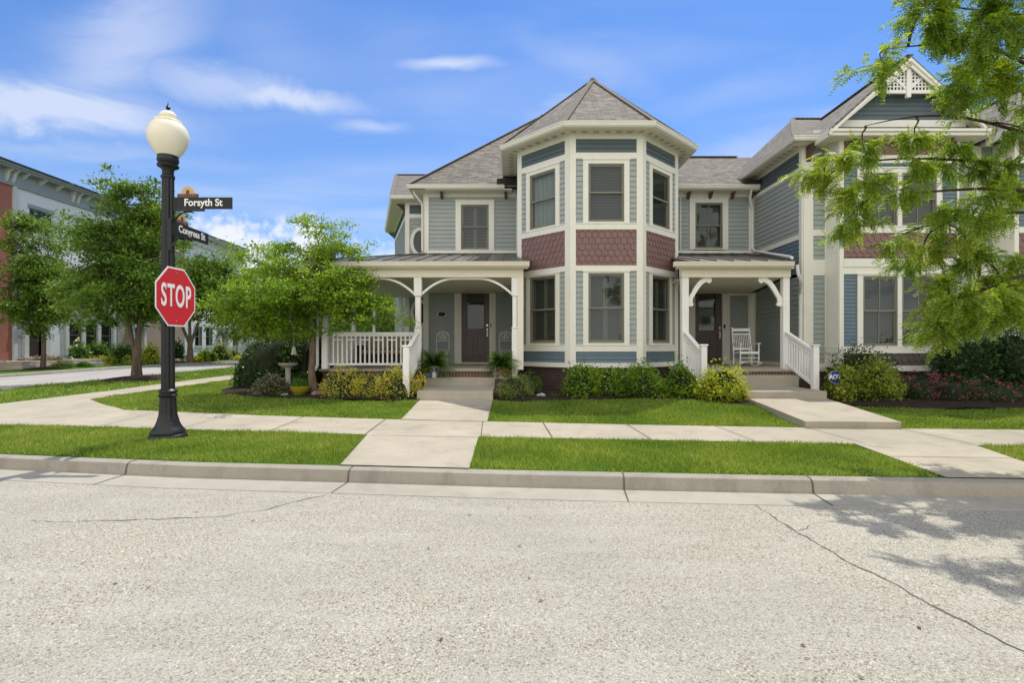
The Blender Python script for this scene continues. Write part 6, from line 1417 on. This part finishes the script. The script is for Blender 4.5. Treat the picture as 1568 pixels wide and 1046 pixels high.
bush('liriope', 'low grassy green border between the steps and the sidewalk across the street', [fl_lobe(95, 29.2, 50, 553, .4), fl_lobe(125, 30, 40, 553, .4)], 'leaf_green', 2600, .12, 'plant', aspect=.18)
bush('green_shrub', 'low dark green plants at the left edge across the side street', [fl_lobe(8, 28.6, 34, 552, .4), fl_lobe(25, 28.6, 22, 554, .4)], 'leaf_green', 1100, .1)
bush('daylilies', 'clump of orange and yellow daylilies before the dense green shrubs', [fl_lobe(148, 33, 30, 544, .5), fl_lobe(166, 33.4, 26, 545, .5)], 'leaf_bright', 1800, .11, 'flowers', flower='orange', nf=60, fsize=.085, core=False, aspect=.25)
bush('daylilies', 'smaller clump of yellow daylilies beside the twin stemmed tree', [fl_lobe(196, 34, 18, 544, .4), fl_lobe(216, 34, 14, 545, .4)], 'leaf_bright', 900, .11, 'flowers', flower='yellowfl', nf=26, fsize=.08, core=False, aspect=.25)
bush('green_shrub', 'glossy shrub with pale tips right of the forked tree', [fl_lobe(315, 41, 30, 531), fl_lobe(326, 41, 14, 536)], 'leaf_bright', 1300, .15, group='shrubs across the side street')
bush('green_shrub', 'grey green shrub in front of the farthest white townhouse', [fl_lobe(337, 45, 36, 521), fl_lobe(358, 46, 30, 532)], 'leaf_olive', 1900, .16, group='shrubs across the side street')
bush('green_shrub', 'dark shrub left of the forked tree, beside the lamp post', [fl_lobe(272, 41, 24, 517)], 'leaf_dark', 1200, .16, group='shrubs across the side street')
bush('daylilies', 'orange flowers at the foot of the forked tree', [fl_lobe(301, 40, 16, 545, .4)], 'leaf_bright', 500, .12, 'flowers', flower='orange', nf=24, fsize=.1, core=False)
bush('yellow_plant', 'small yellow flowering plant by the far white steps', [fl_lobe(364, 44, 9, 544, .4)], 'leaf_yellow', 350, .12, 'flowers', flower='yellowfl', nf=14, fsize=.1, core=False)
# low concrete bed walls / steps across the street
for (px, Y, w_, h_, lb) in ((18, 29.0, 2.6, .36, 'wide concrete garden steps at the left edge across the side street'), (100, 31.4, 2.2, .4, 'pale stone bed wall behind the mauve shrub'), (262, 41.5, 1.6, .45, 'low concrete steps glimpsed either side of the lamp post'), (347, 46.5, 1.8, .5, 'white stepped stoop in front of the farthest white townhouse')):
    x, y, z = S(px, Y); m = MB(); m.box(x-w_/2, x+w_/2, y-.8, y+1.4, z-.1, z+h_); m.box(x-w_/2-.5, x+w_/2+.5, y-1.3, y+1.0, z-.1, z+h_*.5); o = m.build('garden_steps', 'step', None, bevel=.015); tag(o, lb, 'steps')
# path across the street
struct(sheet('sidewalk', [(-26.6, 10), (-25.3, 10), (-25.3, 78), (-26.6, 78)], 'concrete', g, 1.0, .02))
# hanging ornaments on the porch tree
x, y = X_(478, 13.2), 13.2; zt, zb_ = Z_(492, y), Z_(505, y); T_ = thing('bird_feeder', 'small metal lantern feeder hung on the porch tree trunk', 'bird feeder', (x, y, zb_))
m = MB(); m.box(x-.08, x+.08, y-.08, y+.08, zb_, zb_+.02); m.box(x-.08, x+.08, y-.08, y+.08, zt-.03, zt); 
for sx in (-1, 1):
    for sy in (-1, 1): m.box(x+sx*.075-.006, x+sx*.075+.006, y+sy*.075-.006, y+sy*.075+.006, zb_, zt)
m.lathe([(.09, zt-zb_), (.02, zt-zb_+.07), (.005, zt-zb_+.16)], 12, (x, y, zb_)); m.build('cage', 'plaque', T_); MB().lathe([(.055, .02), (.055, zt-zb_-.04)], 14, (x, y, zb_)).build('seed_tube', 'shutter', T_)
x, y = X_(450, 13.0), 13.0; zb_ = Z_(543, y); T_ = thing('hanging_bell', 'small pale hanging bell on a cord below the porch tree', 'wind bell', (x, y, zb_))
MB().lathe([(.075, 0), (.065, .03), (.05, .10), (.045, .16), (.02, .2)], 16, (x, y, zb_)).build('bell', 'stonegrey', T_, smooth=True); MB().tube([(x, y, zb_+.19), (x, y, zb_+1.15)], .005, 5).build('cord', 'shutter', T_)

# ------------------------------------------------------------ honeylocust at the right
TX, TY = 8.15, 6.45; TZ = g(TX, TY); T_ = thing('honeylocust_tree', 'feathery bright green tree overhanging from the right edge', 'tree', (TX, TY, TZ))
tm = MB(); tk = [(TX, TY, TZ-.05), (TX-.05, TY, 1.2), (TX, TY+.05, 2.4), (TX+.1, TY+.1, 4.2), (TX, TY+.2, 6.5), (TX-.1, TY+.2, 8.6)]
tm.tube(tk, [.2, .15, .13, .11, .07, .03], 12)
tg = []   # (px, py, Y, radius m, density)
for t in ((1262, 278, 7.6), (1248, 262, 7.5), (1285, 240, 7.4), (1300, 300, 7.7), (1320, 225, 7.3), (1335, 285, 7.5), (1290, 345, 7.6), (1310, 318, 7.5), (1380, 290, 7.3), (1410, 250, 7.2), (1400, 215, 7.0),
          (1372, 372, 7.2), (1392, 405, 7.1), (1420, 385, 7.0), (1440, 345, 7.1), (1460, 320, 7.0), (1480, 370, 6.9), (1475, 405, 6.9), (1500, 340, 7.0), (1520, 300, 7.1), (1545, 330, 7.0), (1540, 265, 7.1), (1500, 250, 7.1), (1555, 290, 7.2), (1500, 395, 7.0),
          (1430, 505, 6.7), (1455, 515, 6.6), (1475, 495, 6.6), (1445, 475, 6.7), (1470, 460, 6.7), (1500, 470, 6.7), (1530, 455, 6.6), (1555, 440, 6.6), (1560, 475, 6.7), (1515, 425, 6.7), (1565, 400, 6.7), (1540, 480, 6.8), (1445, 440, 6.8), (1500, 450, 6.9),
          (1352, 98, 7.0), (1408, 12, 6.8), (1432, 38, 6.8), (1440, 25, 6.8), (1470, 122, 7.0), (1465, 60, 6.9), (1470, 100, 7.0), (1495, 20, 6.8), (1500, 75, 6.9), (1520, 45, 6.8), (1545, 85, 6.9), (1560, 30, 6.8), (1530, 120, 7.0), (1500, 130, 7.0), (1560, 130, 7.0), (1480, 150, 7.1), (1565, 200, 7.1), (1555, 175, 7.1), (1455, 225, 7.1), (1475, -20, 6.8), (1420, -15, 6.8), (1530, -10, 6.8), (1450, 255, 7.3)):
    yy_ = t[2]*rng.uniform(.82, .97); tg.append((X_(t[0], yy_), yy_, Z_(t[1], yy_), .205*yy_/7+.02))
for i in range(70):   # the rest of the crown, beyond the edge of the view
    a = rng.uniform(0, 6.283); r = rng.uniform(.2, 1)**.5; z = rng.uniform(2.6, 8.9); w_ = 3.0*math.sqrt(max(.05, 1-((z-5.6)/3.6)**2)); x = TX+1.2+math.cos(a)*r*w_*1.05; y = TY+.3+math.sin(a)*r*w_*.85
    if y > 1 and x/y > 784/800+.02: tg.append((x, y, z, .34))
for (x, y, z) in ((5.5, 5.6, 5.9), (5.6, 6.3, 6.6), (5.9, 5.3, 6.3), (6.2, 5.9, 6.6), (6.3, 5.0, 6.0), (6.6, 5.4, 6.6), (5.9, 4.8, 5.7), (6.7, 4.6, 5.6), (6.2, 6.6, 7.2), (6.9, 5.0, 6.8), (7.0, 6.0, 7.2)): tg.append((x, y, z, .34))
V = []; bm_ = MB(); LIMB = []
def limb_pts(tgt, a0, rise_):
    L = (tgt-a0).length; return [a0.lerp(tgt, t)+Vector((0, 0, rise_*L))*math.sin(math.pi*t*.9)+Vector((math.sin(7*t+tgt.x*3), math.cos(5*t+tgt.y*3), math.sin(6*t+tgt.z*2)))*.07*math.sin(math.pi*t) for t in [i/12 for i in range(13)]]
for i_, (x, y, z) in enumerate([(X_(1262, 6.76), 6.76, Z_(285, 6.76)), (X_(1300, 6.67), 6.67, Z_(335, 6.67)), (X_(1375, 6.41), 6.41, Z_(375, 6.41)), (X_(1430, 5.96), 5.96, Z_(500, 5.96)), (X_(1500, 6.7), 6.7, Z_(430, 6.7)), (X_(1325, 6.41), 6.41, Z_(215, 6.41)), (X_(1350, 6.23), 6.23, Z_(98, 6.23)), (X_(1400, 6.8), 6.8, Z_(20, 6.8)), (X_(1450, 7.0), 7.0, Z_(130, 7.0)), (X_(1460, 7.0), 7.0, Z_(320, 7.0)), (5.6, 5.2, 5.9), (6.6, 4.4, 5.6), (9.5, 4.5, 5.5), (10.5, 7, 5.5), (9.8, 9, 5), (7.4, 9, 5.6), (8.4, 5, 7.8)]):
    tgt = Vector((x, y, z)); h = min(7.5, max(2.0, z*.62+.75))
    for i in range(len(tk)-1):
        if tk[i][2] <= h <= tk[i+1][2]: a0 = Vector(tk[i]).lerp(Vector(tk[i+1]), (h-tk[i][2])/(tk[i+1][2]-tk[i][2])); break
    P = limb_pts(tgt, a0, .15); LIMB += P[3:]; bm_.tube(P, [.032*(1-i/12)**.9+.004 for i in range(13)], 7)
def compound(p, d_, L):
    """pinnate leaf at p, direction d_, length L"""
    d_ = d_/np.linalg.norm(d_); s_ = np.cross(d_, np.array([0, 0, 1.])+rng.normal(size=3)*.35); s_ /= np.linalg.norm(s_)+1e-9; n = np.cross(s_, d_); out = []
    k = 7
    for i in range(k):
        q = (i+.6)/k; c_ = p+d_*L*q-np.array([0, 0, .25*L*q*q]); w_ = .040*(1-.35*q)
        for sg in (-1, 1):
            e = c_+s_*sg*w_+d_*.010-np.array([0, 0, .004]); m_ = (c_+e)/2; out += [c_, m_-d_*.0105, e, m_+d_*.0105]
    return out
for (x, y, z, cr_) in tg:
    tgt = Vector((x, y, z)); a0 = min(LIMB, key=lambda q: (q-tgt).length+(.8 if q.x < tgt.x else 0)); L = (tgt-a0).length+.01
    pts = [a0.lerp(tgt, t)+Vector((0, 0, .12*L))*math.sin(math.pi*t)+Vector((math.sin(7*t+x*9), math.cos(5*t+y*9), 0))*.03*math.sin(math.pi*t) for t in [i/6 for i in range(7)]]
    bm_.tube(pts, [.013*(1-.8*i/6)+.002 for i in range(7)], 5)
    dirv = (pts[-1]-pts[-3]).normalized()
    nl = int(rng.uniform(105, 165))
    # twigs inside the cluster
    tw = []
    for j in range(7):
        e = tgt+Vector((rng.normal()*cr_*.8, rng.normal()*cr_*.8, rng.normal()*cr_*.45-.04)); s0 = pts[-1].lerp(pts[-3], rng.random()); bm_.tube([s0, s0.lerp(e, .5)+Vector((0, 0, .03)), e], [.004, .003, .0015], 4); tw.append((s0, e))
    for j in range(nl):
        s0, e = tw[int(rng.integers(7))]; t = rng.uniform(.15, 1.0); p = np.array(s0.lerp(e, t))+rng.normal(size=3)*.03
        dd = np.array((e-s0).normalized())*.8+rng.normal(size=3)*.55+np.array([0, 0, -.25]); V += compound(p, dd, rng.uniform(.11, .19))
tm.build('trunk', 'barkdark', T_, smooth=True); bm_.build('branches', 'barkdark', T_, smooth=True)
adopt(fast_mesh('crown', np.array(V), None, 'leaf_locust', 4), T_)
print('locust quads', len(V)//4)
# wooded backdrop far away
def backdrop():
    A = []
    for i in range(260):
        a = rng.uniform(-1.25, 1.25); r = rng.uniform(95, 140); c = np.array([math.sin(a)*r, math.cos(a)*r, rng.uniform(1, 7)]); A.append(c+rng.normal(size=(90, 3))*np.array([3.2, 3.2, 1.6]))
    o = fast_mesh('treeline', leaf_quads(np.concatenate(A), .9, .6, .2), None, 'leaf_far', 4); tag(o, 'far wooded treeline closing the horizon behind the houses', 'treeline', None, 'stuff')
backdrop()
